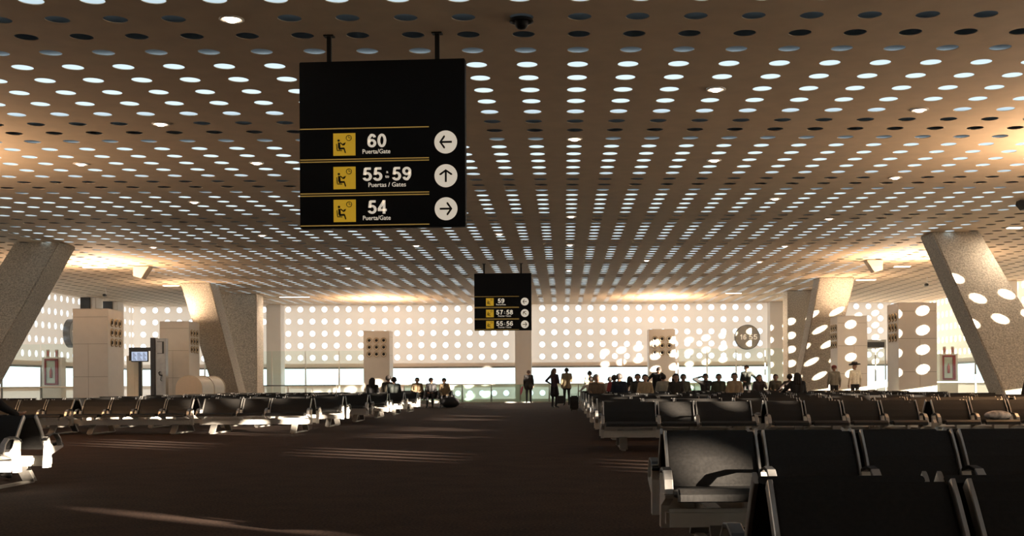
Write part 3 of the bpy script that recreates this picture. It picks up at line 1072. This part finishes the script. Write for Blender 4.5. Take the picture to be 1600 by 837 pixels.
        p2 = p1 + (dr * 0.9 + sd * 0.1 + nr * 0.3).normalized() * 0.03 * k
        g.tube([p0 - sd * 0.02 * k, p1, p2], [0.013 * k, 0.011 * k, 0.008 * k], skin, 6)
    for s in (-1, 1):
        g.sphere(hc + f * 0.082 * k + rt * s * 0.033 * k - up_h * 0.012 * k, 0.010 * k, EYE_M, 8, 6)
    g.sphere(J['jaw'] + f * 0.058 * k - up_h * 0.008 * k, (0.022 * k, 0.012 * k, 0.007 * k), LIP_M, 8, 6)
    o = g.build('person', None, True)
    o.location = loc
    o.rotation_euler = (0, 0, rz)
    tag(o, label, 'person', 'travellers')
    # hair, cap or hat
    hm = pm(hair_col, 0.7)
    Rw = Matrix((rt, f, up_h)).transposed()
    def W(p):
        return hc + Rw @ (Vector(p) * k)
    if hair in ('short', 'long', 'bun', 'grey'):
        h = MB()
        n_, r_ = 20, 14
        vs, fs = [], []
        for i in range(r_ + 1):
            t_ = PI * i / r_
            for kk in range(n_):
                a_ = 2 * PI * kk / n_
                fr = max(0, math.sin(a_))
                tmax = PI * (0.60 + 0.17 * max(0, -math.sin(a_)) - 0.26 * fr)
                tt = t_ / PI * tmax
                vs.append(W((0.101 * math.sin(tt) * math.cos(a_), -0.006 + 0.106 * math.sin(tt) * math.sin(a_), 0.006 + 0.102 * math.cos(tt) * (1 if tt < PI / 2 else 1.25))))
        for i in range(r_):
            for kk in range(n_):
                fs.append((i * n_ + kk, (i + 1) * n_ + kk, (i + 1) * n_ + (kk + 1) % n_, i * n_ + (kk + 1) % n_))
        h.add(vs, fs, hm)
        if hair == 'long':
            for sx in (-0.055, 0.0, 0.055):
                h.tube([W((sx, -0.05, 0.03)), W((sx * 1.25, -0.075, -0.08)), W((sx * 1.3, -0.085, -0.20)), W((sx, -0.075, -0.27))], [0.05 * k, 0.055 * k, 0.048 * k, 0.02 * k], hm, 10)
        if hair == 'bun':
            h.sphere(W((0, -0.10, 0.07)), 0.045 * k, hm)
        h.build('hair', o, True)
    elif hair == 'cap':
        h = MB()
        h.tube([W((0, 0, -0.005)), W((0, 0, 0.03)), W((0, -0.003, 0.075)), W((0, -0.003, 0.105)), W((0, -0.003, 0.115))], [0.107 * k, 0.109 * k, 0.096 * k, 0.05 * k, 0.004], hm, 20)
        h.tube([W((0, 0.07, 0.012)), W((0, 0.18, 0.0))], [0.075 * k, 0.06 * k], hm, 14, 0.12)
        h.build('cap', o, True, 'dark red cap')
    elif hair == 'hat':
        h = MB()
        prof = [(0.20, 0.085), (0.205, 0.092), (0.17, 0.04), (0.115, 0.02), (0.112, 0.06), (0.10, 0.13), (0.085, 0.15), (0.05, 0.135), (0.0, 0.125)]
        vs, fs = [], []
        n_ = 32
        for r_, z_ in prof:
            for kk in range(n_):
                a_ = 2 * PI * kk / n_
                zz = z_ if r_ < 0.16 else 0.02 + (z_ - 0.02) * abs(math.cos(a_)) ** 1.5
                vs.append(W((r_ * math.cos(a_), r_ * 1.15 * math.sin(a_), zz + 0.02)))
        for i in range(len(prof) - 1):
            for kk in range(n_):
                fs.append((i * n_ + kk, i * n_ + (kk + 1) % n_, (i + 1) * n_ + (kk + 1) % n_, (i + 1) * n_ + kk))
        h.add(vs, fs, hm)
        h.build('cowboy_hat', o, True, 'black cowboy hat with turned-up brim')
    return o, J

def face(deg):
    """0 = facing away from the camera, 180 = facing it"""
    return R(deg)

used = set()
def sit(px, side, label, rows, facing, **kw):
    """seat someone in the free seat that shows nearest to px, in one of the rows"""
    best = None
    for i, (x, y, f_) in enumerate(slots):
        if i in used or f_ != facing or not any(abs(y - r_) < 0.1 for r_ in rows):
            continue
        yy = y + facing * 0.47
        e = abs(VX + FPX * x / yy - px)
        if best is None or e < best[0]:
            best = (e, i, x, yy)
    if best is None:
        return None
    used.add(best[1])
    return person((best[2], best[3], 0), 0 if facing > 0 else PI, label, pose='sit', **kw)

BK = (0.012, 0.011, 0.012)
# people standing by the balustrade and in the aisle
person(((826 - VX) * 59.3 / FPX, 59.3, 0), 0, 'person in a black jacket standing at the far balustrade holding a pink garment', 1.68, arms=('down', 'down'), top=BK, legs=(0.015, 0.014, 0.018), bulk=1.2, coat=0.25, hair='short', hair_col=(0.10, 0.06, 0.045))
person(((866 - VX) * 47.3 / FPX, 47.3, 0), R(-40), 'person in dark coat and boots standing hand on hip in the aisle', 1.62, arms=('hip', 'front'), top=(0.045, 0.02, 0.03), legs=(0.012, 0.011, 0.012), hair='long', hair_col=(0.10, 0.055, 0.035), skirt=0.75, turn=-0.3)
person(((885.5 - VX) * 52.2 / FPX, 52.2, 0), R(8), 'person in a sand-coloured jacket standing behind the woman with hand on hip', 1.70, arms=('down', 'front'), top=(0.22, 0.17, 0.10), legs=(0.012, 0.011, 0.012), bulk=1.15, skin=SKIN_D, coat=0.2)
# standing among the benches
person(((1303.5 - VX) * 44.7 / FPX, 44.7, 0), 0, 'person in grey shirt and dark red cap standing beside the cowboy-hat man', 1.64, arms=('down', 'down'), top=(0.16, 0.15, 0.12), legs=BK, hair='cap', hair_col=(0.13, 0.02, 0.02), bulk=1.12, skin=SKIN_D)
person(((1336 - VX) * 44.5 / FPX, 44.5, 0), R(12), 'person in white shirt and black cowboy hat standing by the cream tower', 1.70, arms=('down', 'down'), top=(0.70, 0.64, 0.50), legs=BK, hair='hat', hair_col=(0.01, 0.008, 0.008), bulk=1.05, turn=0.5)
person(((1025 - VX) * 40.8 / FPX, 40.8, 0), R(195), 'person with dark hair in a black coat bending forward among the benches', 1.64, arms=('down', 'rest'), top=BK, legs=BK, lean=0.42, tilt=0.3, hair='short', hair_col=(0.02, 0.012, 0.008), bulk=1.08)
person(((1167 - VX) * 44.4 / FPX, 44.4, 0), R(160), 'person in dark jacket over grey shirt standing near the round clock', 1.66, arms=('rest', 'front'), top=(0.03, 0.035, 0.03), legs=BK, lean=0.05)
person(((922 - VX) * 44.3 / FPX, 44.3, 0), R(20), 'short person in pale yellow top standing at the aisle end of benches', 1.47, arms=('front', 'rest'), top=(0.46, 0.42, 0.24), legs=BK, hair='bun', lean=0.1, turn=-0.5)
# seated, arched-counter side
sit(593, 0, 'seated person with long dark hair in black beside the broad man', [39.0, 42.6], 1, height=1.55, top=BK, hair='long', arms=('lap', 'lap'))
sit(608, 0, 'tall broad person seated with back turned, olive jacket, below a cream tower', [42.6, 39.0], 1, height=1.78, top=(0.04, 0.032, 0.02), bulk=1.12, arms=('lap', 'lap'))
sit(626, 0, 'seated person in a dark hooded jacket nearest the aisle of the dark trio', [42.6, 39.0], 1, height=1.60, top=(0.012, 0.016, 0.014), bulk=1.2, arms=('lap', 'lap'))
sit(660, 0, 'seated person in tan jacket with folded hands facing the camera', [50.0], -1, height=1.66, top=(0.17, 0.12, 0.065), hair='short', arms=('front', 'front'), bulk=1.15)
sit(678, 0, 'seated person in black between the two tan jackets, head turned', [50.0], -1, height=1.64, top=BK, hair='short', turn=1.0, arms=('lap', 'lap'), lean=-0.05)
sit(697, 0, 'seated person in tan sweater leaning over a black bag', [50.0], -1, height=1.64, top=(0.22, 0.16, 0.09), hair='short', lean=0.22, turn=-0.4, arms=('lap', 'lap'))
sit(-38, 0, 'person in black cut by the picture edge on the lone front bench', [11.65], 1, height=1.66, top=BK, bulk=1.15, arms=('lap', 'rest'))
# seated crowd, cowboy-hat side
crowd = [
    (908, 1, 'seated person in white shirt at the aisle end, back turned', (0.62, 0.56, 0.47), 'short', 1.60, ('rest', 'rest')),
    (930, 1, 'seated person in brown jacket behind the short person in yellow', (0.10, 0.06, 0.035), 'short', 1.66, ('lap', 'lap')),
    (940, -1, 'seated person with grey hair in brown coat near the aisle', (0.13, 0.09, 0.06), 'grey', 1.62, ('lap', 'lap')),
    (951, 1, 'seated person in pale cream top next to the red jacket', (0.50, 0.43, 0.33), 'short', 1.56, ('lap', 'lap')),
    (959, 1, 'seated person in a red jacket, back turned', (0.30, 0.035, 0.04), 'short', 1.66, ('lap', 'lap')),
    (968, 1, 'seated person in navy jacket just behind the red jacket', (0.015, 0.02, 0.035), 'short', 1.70, ('lap', 'lap')),
    (983, 1, 'seated person with long brown hair in brown top between navy and olive', (0.05, 0.03, 0.02), 'long', 1.60, ('lap', 'lap')),
    (994, -1, 'seated person in dark olive jacket facing the camera by the bending woman', (0.04, 0.035, 0.025), 'short', 1.72, ('lap', 'lap')),
    (1004, -1, 'seated person in beige top facing the camera beside the bending woman', (0.40, 0.30, 0.18), 'short', 1.62, ('lap', 'lap')),
    (1036, 1, 'seated person in pale grey sweater, back turned, below the nozzle tower', (0.36, 0.33, 0.26), 'short', 1.70, ('lap', 'lap')),
    (1060, -1, 'seated person with long dark hair and dark jacket beside a green jacket', (0.03, 0.025, 0.022), 'long', 1.66, ('lap', 'lap')),
    (1069, -1, 'seated person in grey green jacket next to the long dark hair', (0.09, 0.09, 0.065), 'short', 1.68, ('lap', 'lap')),
    (1102, -1, 'seated person in black stretching both elbows out along the bench', BK, 'short', 1.76, ('rest', 'head')),
    (1127, -1, 'seated person in dark green jacket facing the camera, under the clock', (0.05, 0.05, 0.03), 'short', 1.68, ('lap', 'lap')),
    (1149, -1, 'seated person in sunlit tan top facing the camera, under the clock', (0.36, 0.26, 0.16), 'short', 1.68, ('lap', 'lap')),
    (1184, -1, 'seated person in dark top beside the standing man by the clock', (0.05, 0.04, 0.04), 'long', 1.66, ('face', 'lap')),
    (1207, -1, 'seated person in olive jacket between the clock and the leaning column', (0.06, 0.055, 0.04), 'short', 1.68, ('lap', 'lap')),
    (1231, 1, 'seated person in brown leaning sideways before the leaning column', (0.045, 0.03, 0.025), 'short', 1.66, ('rest', 'lap')),
]
for px, fc, lb, col, hr, ht, ar in crowd:
    sit(px, 1, lb, [35.45, 39.0, 42.6], fc, height=ht, top=col, arms=ar, hair='long' if hr == 'long' else 'short',
        hair_col=(0.22, 0.20, 0.18) if hr == 'grey' else (0.02, 0.013, 0.01), bulk=1.1, skin=random.choice([SKIN, SKIN_D]))
sit(1257, 1, 'big seated person with bushy dark hair near the cap wearer', [31.9], 1, height=1.62, top=BK, bulk=1.3, hair='long', arms=('rest', 'lap'))
sit(1618, 1, 'person in black cut by the picture edge beyond the benches', [24.8, 28.35, 21.25], 1, height=1.64, top=BK, arms=('lap', 'lap'))

# pink garment in the hand of the man at the balustrade
b = MB()
gx = (826 - VX) * 59.3 / FPX - 0.33
b.tube([(gx + 0.02, 59.40, 0.86), (gx - 0.02, 59.42, 0.74), (gx - 0.05, 59.40, 0.58), (gx - 0.08, 59.42, 0.42)], [0.05, 0.12, 0.10, 0.035], pm((0.55, 0.10, 0.16)), 10, 0.5)
tag(b.build('pink_garment', None, True), 'pink garment hanging from the hand of the balustrade man', 'garment')

# luggage
def suitcase(loc, wx, wy, h, label, col=(0.012, 0.012, 0.013), rz=0):
    t = thing('suitcase', label, 'suitcase', loc, rz, 'luggage')
    q = MB()
    q.box((-wx / 2, -wy / 2, 0.05), (wx / 2, wy / 2, h), pm(col, 0.5), 0.04)
    for zz in (0.3, 0.7):
        q.box((-wx / 2 + 0.03, -wy / 2 - 0.008, h * zz - 0.01), (wx / 2 - 0.03, -wy / 2, h * zz + 0.01), M['darkframe'])
    q.build('shell', t)
    q = MB()
    q.tube([(-0.1, wy / 2 - 0.05, h - 0.02), (-0.1, wy / 2 - 0.05, h + 0.06), (0.1, wy / 2 - 0.05, h + 0.06), (0.1, wy / 2 - 0.05, h - 0.02)], 0.012, M['steel'], 8)
    q.build('handle', t)
    for sx in (-1, 1):
        for sy in (-1, 1):
            q = MB()
            q.lathe([(0.0, -0.012), (0.025, -0.012), (0.025, 0.012), (0.0, 0.012)], M['darkframe'], 12, (sx * (wx / 2 - 0.05), sy * (wy / 2 - 0.04), 0.0255), 'x')
            q.box((sx * (wx / 2 - 0.05) - 0.016, sy * (wy / 2 - 0.04) - 0.012, 0.03), (sx * (wx / 2 - 0.05) + 0.016, sy * (wy / 2 - 0.04) + 0.012, 0.07), M['darkframe'])
            q.build('wheel', t)
    return t
suitcase(((897 - VX) * 42.0 / FPX, 42.0, 0), 0.30, 0.24, 0.56, 'black suitcase upright in the aisle beside a bench end')
suitcase(((876 - VX) * 55.0 / FPX, 55.0, 0), 0.44, 0.28, 0.42, 'squat black suitcase on the floor behind the hand-on-hip woman')
def duffel(loc, label):
    t = thing('travel_bag', label, 'bag', loc, R(10), 'luggage')
    q = MB()
    q.tube([(-0.36, 0, 0.17), (-0.33, 0, 0.2), (-0.2, 0, 0.24), (0.1, 0, 0.25), (0.3, 0, 0.2), (0.37, 0, 0.15)], [0.06, 0.15, 0.22, 0.235, 0.17, 0.06], pm((0.011, 0.011, 0.013), 0.6), 16)
    for v in range(len(q.v)):
        x, y, z = q.v[v]
        q.v[v] = (x, y, max(z, 0.0))
    q.build('body', t, True)
    q = MB()
    q.tube([(-0.15, -0.16, 0.33), (-0.12, -0.12, 0.50), (0.0, -0.06, 0.55), (0.12, -0.12, 0.50), (0.15, -0.16, 0.33)], 0.014, M['darkframe'], 8)
    q.build('strap', t, True)
    return t
duffel(((703 - VX) * 48.6 / FPX, 48.6, 0), 'large black travel bag on the floor before the leaning woman')
# patterned white bag on a bench seat
b = MB()
bx = 881
px_ = min((x for x, y, f_ in slots if abs(y - 18.0) < 0.1), key=lambda x: abs(x - (1571 - VX) * 17.44 / FPX))
b.sphere((0, 0, 0.075), (0.20, 0.14, 0.07), mat('white_patterned_cloth', (0.55, 0.50, 0.46), 0.8, noise=0.75, scale=11), 24, 14)
pb = b.build('patterned_bag', None, True)
pb.location = (px_, 18.0 - 0.58, 0.425)
tag(pb, 'flat white bag with dark pattern lying on a bench seat', 'bag', 'luggage')

# ------------------------------------------------------------------ ceiling fittings
LAMPS = [(375, 37), (250, 187), (133, 254), (416, 259), (311, 313), (900, 215), (1122, 135), (1440, 166), (1117, 248), (1398, 275), (1211, 309), (1294, 340),
         (893, 338), (890, 382), (783, 366), (1010, 405), (657, 384), (416, 367), (254, 386), (1217, 386), (888, 421), (1200, 407), (545, 417)]
def lamp_mesh():
    a = MB()
    a.lathe([(0.135, 0.0), (0.142, -0.012), (0.128, -0.02), (0.105, -0.006), (0.088, 0.02), (0.0, 0.022)], M['trimwhite'], 24)
    c = MB()
    c.lathe([(0.085, 0.02), (0.08, -0.012), (0.05, -0.035), (0.0, -0.042)], M['lamp'], 20)
    return a.mesh('rim', True), c.mesh('bulb', True)
RIM, BULB = lamp_mesh()
lp = []
for px, py in LAMPS:
    u = yh(px) - py
    d = FPX * 4.2 / u
    x = (px - VX) * d / FPX
    i = round((x - COL0) / CUT)
    jj = round((d - ROW0) / CUT)
    lp.append((ROW0 + jj * CUT, COL0 + i * CUT))
lp.sort()
NUM = ['first', 'second', 'third', 'fourth', 'fifth', 'sixth', 'seventh', 'eighth', 'ninth', 'tenth', 'eleventh', 'twelfth', 'thirteenth', 'fourteenth', 'fifteenth',
       'sixteenth', 'seventeenth', 'eighteenth', 'nineteenth', 'twentieth', 'twenty-first', 'twenty-second', 'twenty-third', 'twenty-fourth']
for k, (y, x) in enumerate(lp):
    t = thing('downlight', 'lit downlight in a ceiling hole, %s of them counting away from the camera' % NUM[k], 'ceiling light', (x, y, H), 0, 'downlights in the ceiling holes')
    for nm, me in (('rim', RIM), ('bulb', BULB)):
        o = bpy.data.objects.new(nm, me)
        C.objects.link(o)
        o.parent = t
# linear strip lamps
for k, (x0, x1, y, lb) in enumerate([(130, 168, 416, 'long lit strip lamp in the ceiling behind the big leaning column, arched-counter side'),
                                     (255, 281, 445, 'short lit strip lamp above the tower by the telephone kiosk'),
                                     (437, 485, 463, 'lit strip lamp in the ceiling close to the far wall, arched-counter side'),
                                     (1430, 1456, 402, 'lit strip lamp beside the leaning column with sun patches'),
                                     (1338, 1370, 436, 'lit strip lamp above the tower behind the cowboy hat'),
                                     (1397, 1424, 415, 'lit strip lamp between the ceiling wedge and the sun-patched column'),
                                     (1574, 1599, 354, 'lit strip lamp at the picture edge beyond the sun-patched column'),
                                     (1134, 1160, 457, 'lit strip lamp in the ceiling above the round clock')]):
    d = FPX * 4.2 / (yh(x0) - y)
    xa, xb = (x0 - VX) * d / FPX, (x1 - VX) * d / FPX
    t = thing('strip_lamp', lb, 'ceiling light', ((xa + xb) / 2, d, H), 0, 'strip lamps')
    hw = (xb - xa) / 2
    q = MB()
    q.box((-hw, -0.12, -0.03), (hw, 0.12, 0.0), M['trimwhite'], 0.006)
    q.build('housing', t)
    q = MB()
    q.box((-hw + 0.03, -0.09, -0.05), (hw - 0.03, 0.09, -0.03), M['strip'], 0.006)
    q.build('diffuser', t)
    ld = bpy.data.lights.new('strip_light', 'AREA')
    ld.shape = 'RECTANGLE'
    ld.size, ld.size_y = hw * 2, 0.2
    ld.energy = 150.0 if d > 52 else 45.0
    ld.color = (1.0, 0.80, 0.60)
    lo = bpy.data.objects.new('strip_light', ld)
    C.objects.link(lo)
    lo.parent = t
    lo.location = (0, 0, -0.06)
# wedge loudspeakers
for px, py, sgn, lb in ((224, 416, 1, 'beige wedge loudspeaker on the ceiling, arched-counter side'), (1366, 406, -1, 'beige wedge loudspeaker on the ceiling beside the sun-patched column')):
    d = FPX * 4.2 / (yh(px) - py)
    t = thing('ceiling_speaker', lb, 'loudspeaker', ((px - VX) * d / FPX, d, H), 0, 'ceiling loudspeakers')
    q = MB()
    prof = [(-0.26, -0.02), (0.30 , -0.02), (0.02, -0.44), (-0.26, -0.36)]
    q.prism([(sgn * a, c) for a, c in prof], 'y', -0.22, 0.22, M['tan'])
    q.build('cabinet', t)
    q = MB()
    q.box((-0.24, -0.18, -0.02), (0.28 if sgn > 0 else 0.24, 0.18, 0.0), M['greyframe'])
    q.build('mounting_plate', t)
# cameras
d = FPX * 4.2 / (yh(818) - 30)
t = thing('dome_camera', 'black dome camera with ring under a ceiling hole', 'security camera', ((818 - VX) * d / FPX, d, H))
q = MB()
q.lathe([(0.0, 0.0), (0.13, 0.0), (0.14, -0.03), (0.12, -0.035), (0.115, -0.01), (0.085, -0.01)], M['darkframe'], 28)
q.build('mounting_ring', t)
q = MB()
q.lathe([(0.08, -0.005), (0.08, -0.045), (0.07, -0.085), (0.042, -0.112), (0.0, -0.12)], M['black'], 24)
q.build('dome', t, True)
for px, py, lb in ((165, 449, 'small camera on a white rod over the nozzle tower, clock-edge side'), (1448, 432, 'small camera on a white rod beside the sun-patched column')):
    d = FPX * 4.2 / (yh(px) - py)
    t = thing('rod_camera', lb, 'security camera', ((px - VX) * d / FPX, d, H), 0, 'rod cameras')
    q = MB()
    q.tube([(0.04, 0, 0), (0.04, 0, -0.33)], 0.018, M['trimwhite'], 10)
    q.build('rod', t)
    q = MB()
    q.box((-0.06, -0.14, -0.38), (0.06, 0.06, -0.28), M['darkframe'], 0.02)
    q.build('camera_body', t)
# black box at the picture edge
p = at(1602, 318, 27.0)
t = thing('hanging_speaker', 'black box hanging from the ceiling at the picture edge', 'loudspeaker', (p.x, 27.0, H))
q = MB()
q.prism([(-0.14, 5.19 - H), (0.2, 5.19 - H), (0.2, 4.98 - H), (-0.05, 4.98 - H), (-0.16, 5.10 - H)], 'y', -0.12, 0.12, M['black'])
q.build('cabinet', t)
q = MB()
q.tube([(0.05, 0, 0), (0.05, 0, -0.05)], 0.02, M['darkframe'], 8)
q.build('stem', t)

# ------------------------------------------------------------------ clocks
def clock(loc, rz, label, txt):
    t = thing('wall_clock', label, 'clock', loc, rz, 'round digital clocks')
    q = MB()
    q.lathe([(0.66, 0.0), (0.66, -0.30), (0.63, -0.31)], M['clockrim'], 48, axis='y')
    q.build('drum', t)
    q = MB()
    q.lathe([(0.63, -0.31), (0.0, -0.31)], M['clockface'], 48, axis='y')
    q.box((-0.012, -0.316, -0.6), (0.012, -0.31, 0.6), M['greyframe'])
    q.build('face', t)
    q = MB()
    for s_, a, c in ((txt[0], -0.42, -0.06), (txt[1], 0.07, 0.52)):
        put_digits(q, s_, a, c, -0.13, 0.15, M['cream_ink'], -0.311, 0.15)
    q.build('digits', t)
    return t
p = at(1170, 526, 61.3)
clock((p.x, 61.95, p.z), 0, 'round grey digital clock on the far wall with sun patches', ('16', '55'))
clock((XL + 0.02, 54.0, 3.45), PI / 2, 'round clock seen edge-on beside the nozzle tower', ('16', '57'))

# ------------------------------------------------------------------ glass screens and balustrades
def glass_screen(p0, p1, h, n, label, name='glass_screen', gm='glass', rail=True, rail_m='darkframe', post_m='trimwhite', cat='glass screen', ph=None):
    p0, p1 = Vector(p0), Vector(p1)
    t = thing(name, label, cat, tuple(p0))
    d = p1 - p0
    ang = math.atan2(d.y, d.x)
    t.rotation_euler = (0, 0, ang)
    L = d.length
    for k in range(n):
        q = MB()
        q.box((L * k / n + 0.02, -0.006, 0.06), (L * (k + 1) / n - 0.02, 0.006, h), M[gm])
        q.build('pane', t)
    for k in range(n + 1):
        q = MB()
        xx = L * k / n
        q.prism([(xx - 0.05, 0), (xx + 0.05, 0), (xx + 0.018, ph or h), (xx - 0.018, ph or h)], 'y', 0.008, 0.06, M[post_m])
        q.build('post', t)
    q = MB()
    q.box((0, -0.025, 0), (L, 0.025, 0.06), M['greyframe'])
    q.build('base_rail', t)
    if rail:
        q = MB()
        q.tube([(0, -0.05, 0.97), (L, -0.05, 0.97)], 0.025, M[rail_m], 10)
        q.build('handrail', t)
    return t
glass_screen((-8.3, 60.4, 0), (9.8, 60.4, 0), 1.0, 12, 'green glass balustrade along the far wall behind the standing people', 'glass_balustrade', 'green_glass', True, 'trimwhite', 'greyframe', 'balustrade')
glass_screen((-18.6, 60.2, 0), (-9.9, 60.2, 0), 2.75, 5, 'tall clear glass screen before the far wall, arched-counter side', rail=False)
glass_screen((5.9, 60.0, 0), (11.9, 60.0, 0), 2.75, 4, 'tall clear glass screen before the far wall under the round clock', rail=False)
glass_screen((-15.5, 55.6, 0), (-10.9, 55.6, 0), 0.5, 4, 'low barrier with a dark handrail behind the arched counter', 'barrier', 'glass', True, 'darkframe', 'trimwhite', 'barrier', 0.96)
glass_screen((-21.3, 44.0, 0), (-18.3, 44.0, 0), 2.6, 2, 'glass screen with tapered posts beside the red hose cabinet, arched-counter side', rail_m='cream', post_m='greyframe', ph=1.75)
glass_screen((13.6, 42.6, 0), (16.6, 42.6, 0), 2.6, 2, 'glass screen with tapered posts behind the sun-patched column', rail_m='cream', post_m='greyframe', ph=1.75)

# hose cabinets on white piers
def hose_cabinet(loc, label):
    t = thing('hose_cabinet', label, 'fire cabinet', loc, 0, 'fire hose cabinets')
    q = MB()
    q.box((-0.40, 0.0, 0), (0.40, 0.45, 2.2), M['panel'], 0.01)
    q.build('pier', t)
    q = MB()
    for a in ((-0.28, 1.1, -0.22, 2.12), (0.16, 1.1, 0.28, 2.12), (-0.28, 2.06, 0.28, 2.14), (-0.28, 1.06, 0.28, 1.13)):
        q.box((a[0], -0.06, a[1]), (a[2], 0.0, a[3]), M['red'], 0.006)
    q.build('cabinet_frame', t, label='dark red frame')
    q = MB()
    q.box((-0.22, -0.055, 1.13), (0.16, -0.045, 2.06), M['glass'])
    q.build('cabinet_pane', t)
    q = MB()
    q.lathe([(0.0, 1.35), (0.06, 1.36), (0.065, 1.6), (0.05, 1.68), (0.02, 1.72), (0.02, 1.78), (0.0, 1.78)], M['pinkred'], 16, (-0.02, -0.02, 0))
    q.build('extinguisher', t, True, 'red extinguisher')
    for sx in (-0.24, 0.12):
        q = MB()
        q.box((sx, 0.05, 2.2), (sx + 0.13, 0.09, 2.52), M['tan'], 0.006)
        q.box((sx + 0.03, 0.04, 2.26), (sx + 0.10, 0.05, 2.46), M['pinkred'])
        q.build('small_sign', t)
    return t
hose_cabinet((-21.15, 48.0, 0), 'red-framed fire cabinet with extinguisher on a white pier below the edge-on clock')
hose_cabinet((16.9, 51.0, 0), 'red-framed fire cabinet seen between the sun-patched tower and column')

# arched counter
t = thing('arched_counter', 'beige counter with arched top in front of the leaning column', 'counter', (-14.62, 45.3, 0))
def arch(q, r, y0, y1, m, zc=0.88):
    n = 24
    q.prism([(-r, 0)] + [(-r * math.cos(PI * k / n), zc + r * math.sin(PI * k / n)) for k in range(n + 1)] + [(r, 0)], 'y', y0, y1, m)
q = MB()
arch(q, 0.50, 0.06, 1.62, M['cream'])
q.build('front_module', t)
q = MB()
arch(q, 0.50, 1.68, 3.1, M['cream'])
q.build('rear_module', t)
q = MB()
arch(q, 0.525, 0.0, 0.06, M['tan'])
q.build('end_panel', t)
q = MB()
arch(q, 0.525, 1.62, 1.68, M['tan'])
arch(q, 0.525, 3.1, 3.16, M['tan'])
q.build('seam_band', t)

# telephone kiosk with screen
t = thing('telephone_kiosk', 'dark telephone kiosk with handset and small screen beside a cream tower', 'kiosk', (-15.78, 45.2, 0))
q = MB()
q.box((-0.28, -0.05, 0), (-0.10, 0.35, 2.87), M['darkframe'], 0.01)
q.build('dark_post', t)
q = MB()
q.box((-0.10, 0.0, 0), (0.30, 0.3, 2.84), M['kiosk'], 0.01)
q.build('cabinet', t)
q = MB()
q.box((-0.03, -0.02, 2.25), (0.24, 0.0, 2.72), M['darkframe'], 0.004)
q.box((-0.03, -0.026, 2.27), (0.17, -0.02, 2.70), M['kiosk'])
q.build('screen', t)
q = MB()
q.tube([(0.08, -0.03, 1.55), (0.06, -0.10, 1.5), (0.10, -0.12, 1.42), (0.2, -0.1, 1.40)], [0.02, 0.025, 0.025, 0.03], M['black'], 8)
q.tube([(0.16, -0.08, 1.40), (0.12, -0.08, 1.22), (0.17, -0.05, 1.18)], 0.012, M['black'], 6)
q.build('handset', t)
t = thing('flight_screen', 'lit flight information screen on a dark bracket next to the telephone kiosk', 'screen', (-16.55, 45.35, 0))
q = MB()
q.box((-0.42, 0.0, 2.36), (0.44, 0.10, 2.5), M['darkframe'], 0.008)
q.box((-0.42, 0.0, 1.98), (-0.34, 0.10, 2.36), M['darkframe'], 0.008)
q.build('bracket', t)
q = MB()
q.box((-0.33, -0.02, 1.94), (0.34, 0.06, 2.37), M['darkframe'], 0.01)
q.build('bezel', t)
q = MB()
q.box((-0.30, -0.026, 1.98), (0.31, -0.02, 2.33), M['screen'])
for k_ in range(6):
    for a_, c_ in ((-0.26, -0.12), (-0.08, 0.10), (0.14, 0.27)):
        q.box((a_, -0.028, 2.01 + k_ * 0.052), (c_ - 0.03 * ((k_ * 7) % 3), -0.026, 2.03 + k_ * 0.052), M['darkframe'])
q.build('display', t)
q = MB()
q.box((-0.05, 0.02, 0), (0.05, 0.10, 1.98), M['darkframe'])
q.build('stand', t)
b = MB()
b.box((-17.0, 46.05, 0), (-16.85, 46.5, 2.2), M['cream'], 0.01)
b.box((-17.32, 46.05, 0), (-17.0, 46.2, 2.2), M['cream'], 0.01)
tag(b.build('cream_partition'), 'upright cream partition panel below the flight screen', 'partition')

# glazed door with dark header between the two sunlit towers
t = thing('glazed_door', 'glazed double door under a dark header between the sunlit towers', 'door', (13.45, 50.0, 0))
q = MB()
q.box((-0.48, -0.04, 2.42), (0.42, 0.12, 2.80), M['greyframe'], 0.01)
q.box((-0.40, -0.05, 2.48), (0.34, -0.04, 2.70), M['darkframe'])
for xx in (-0.48, -0.05, 0.38):
    q.box((xx, 0.0, 0), (xx + 0.04, 0.08, 2.42), M['greyframe'])
q.build('frame', t)
for xx in (-0.44, -0.01):
    q = MB()
    q.box((xx, 0.03, 0.03), (xx + 0.38, 0.045, 2.42), M['glass'])
    q.build('door_leaf', t)
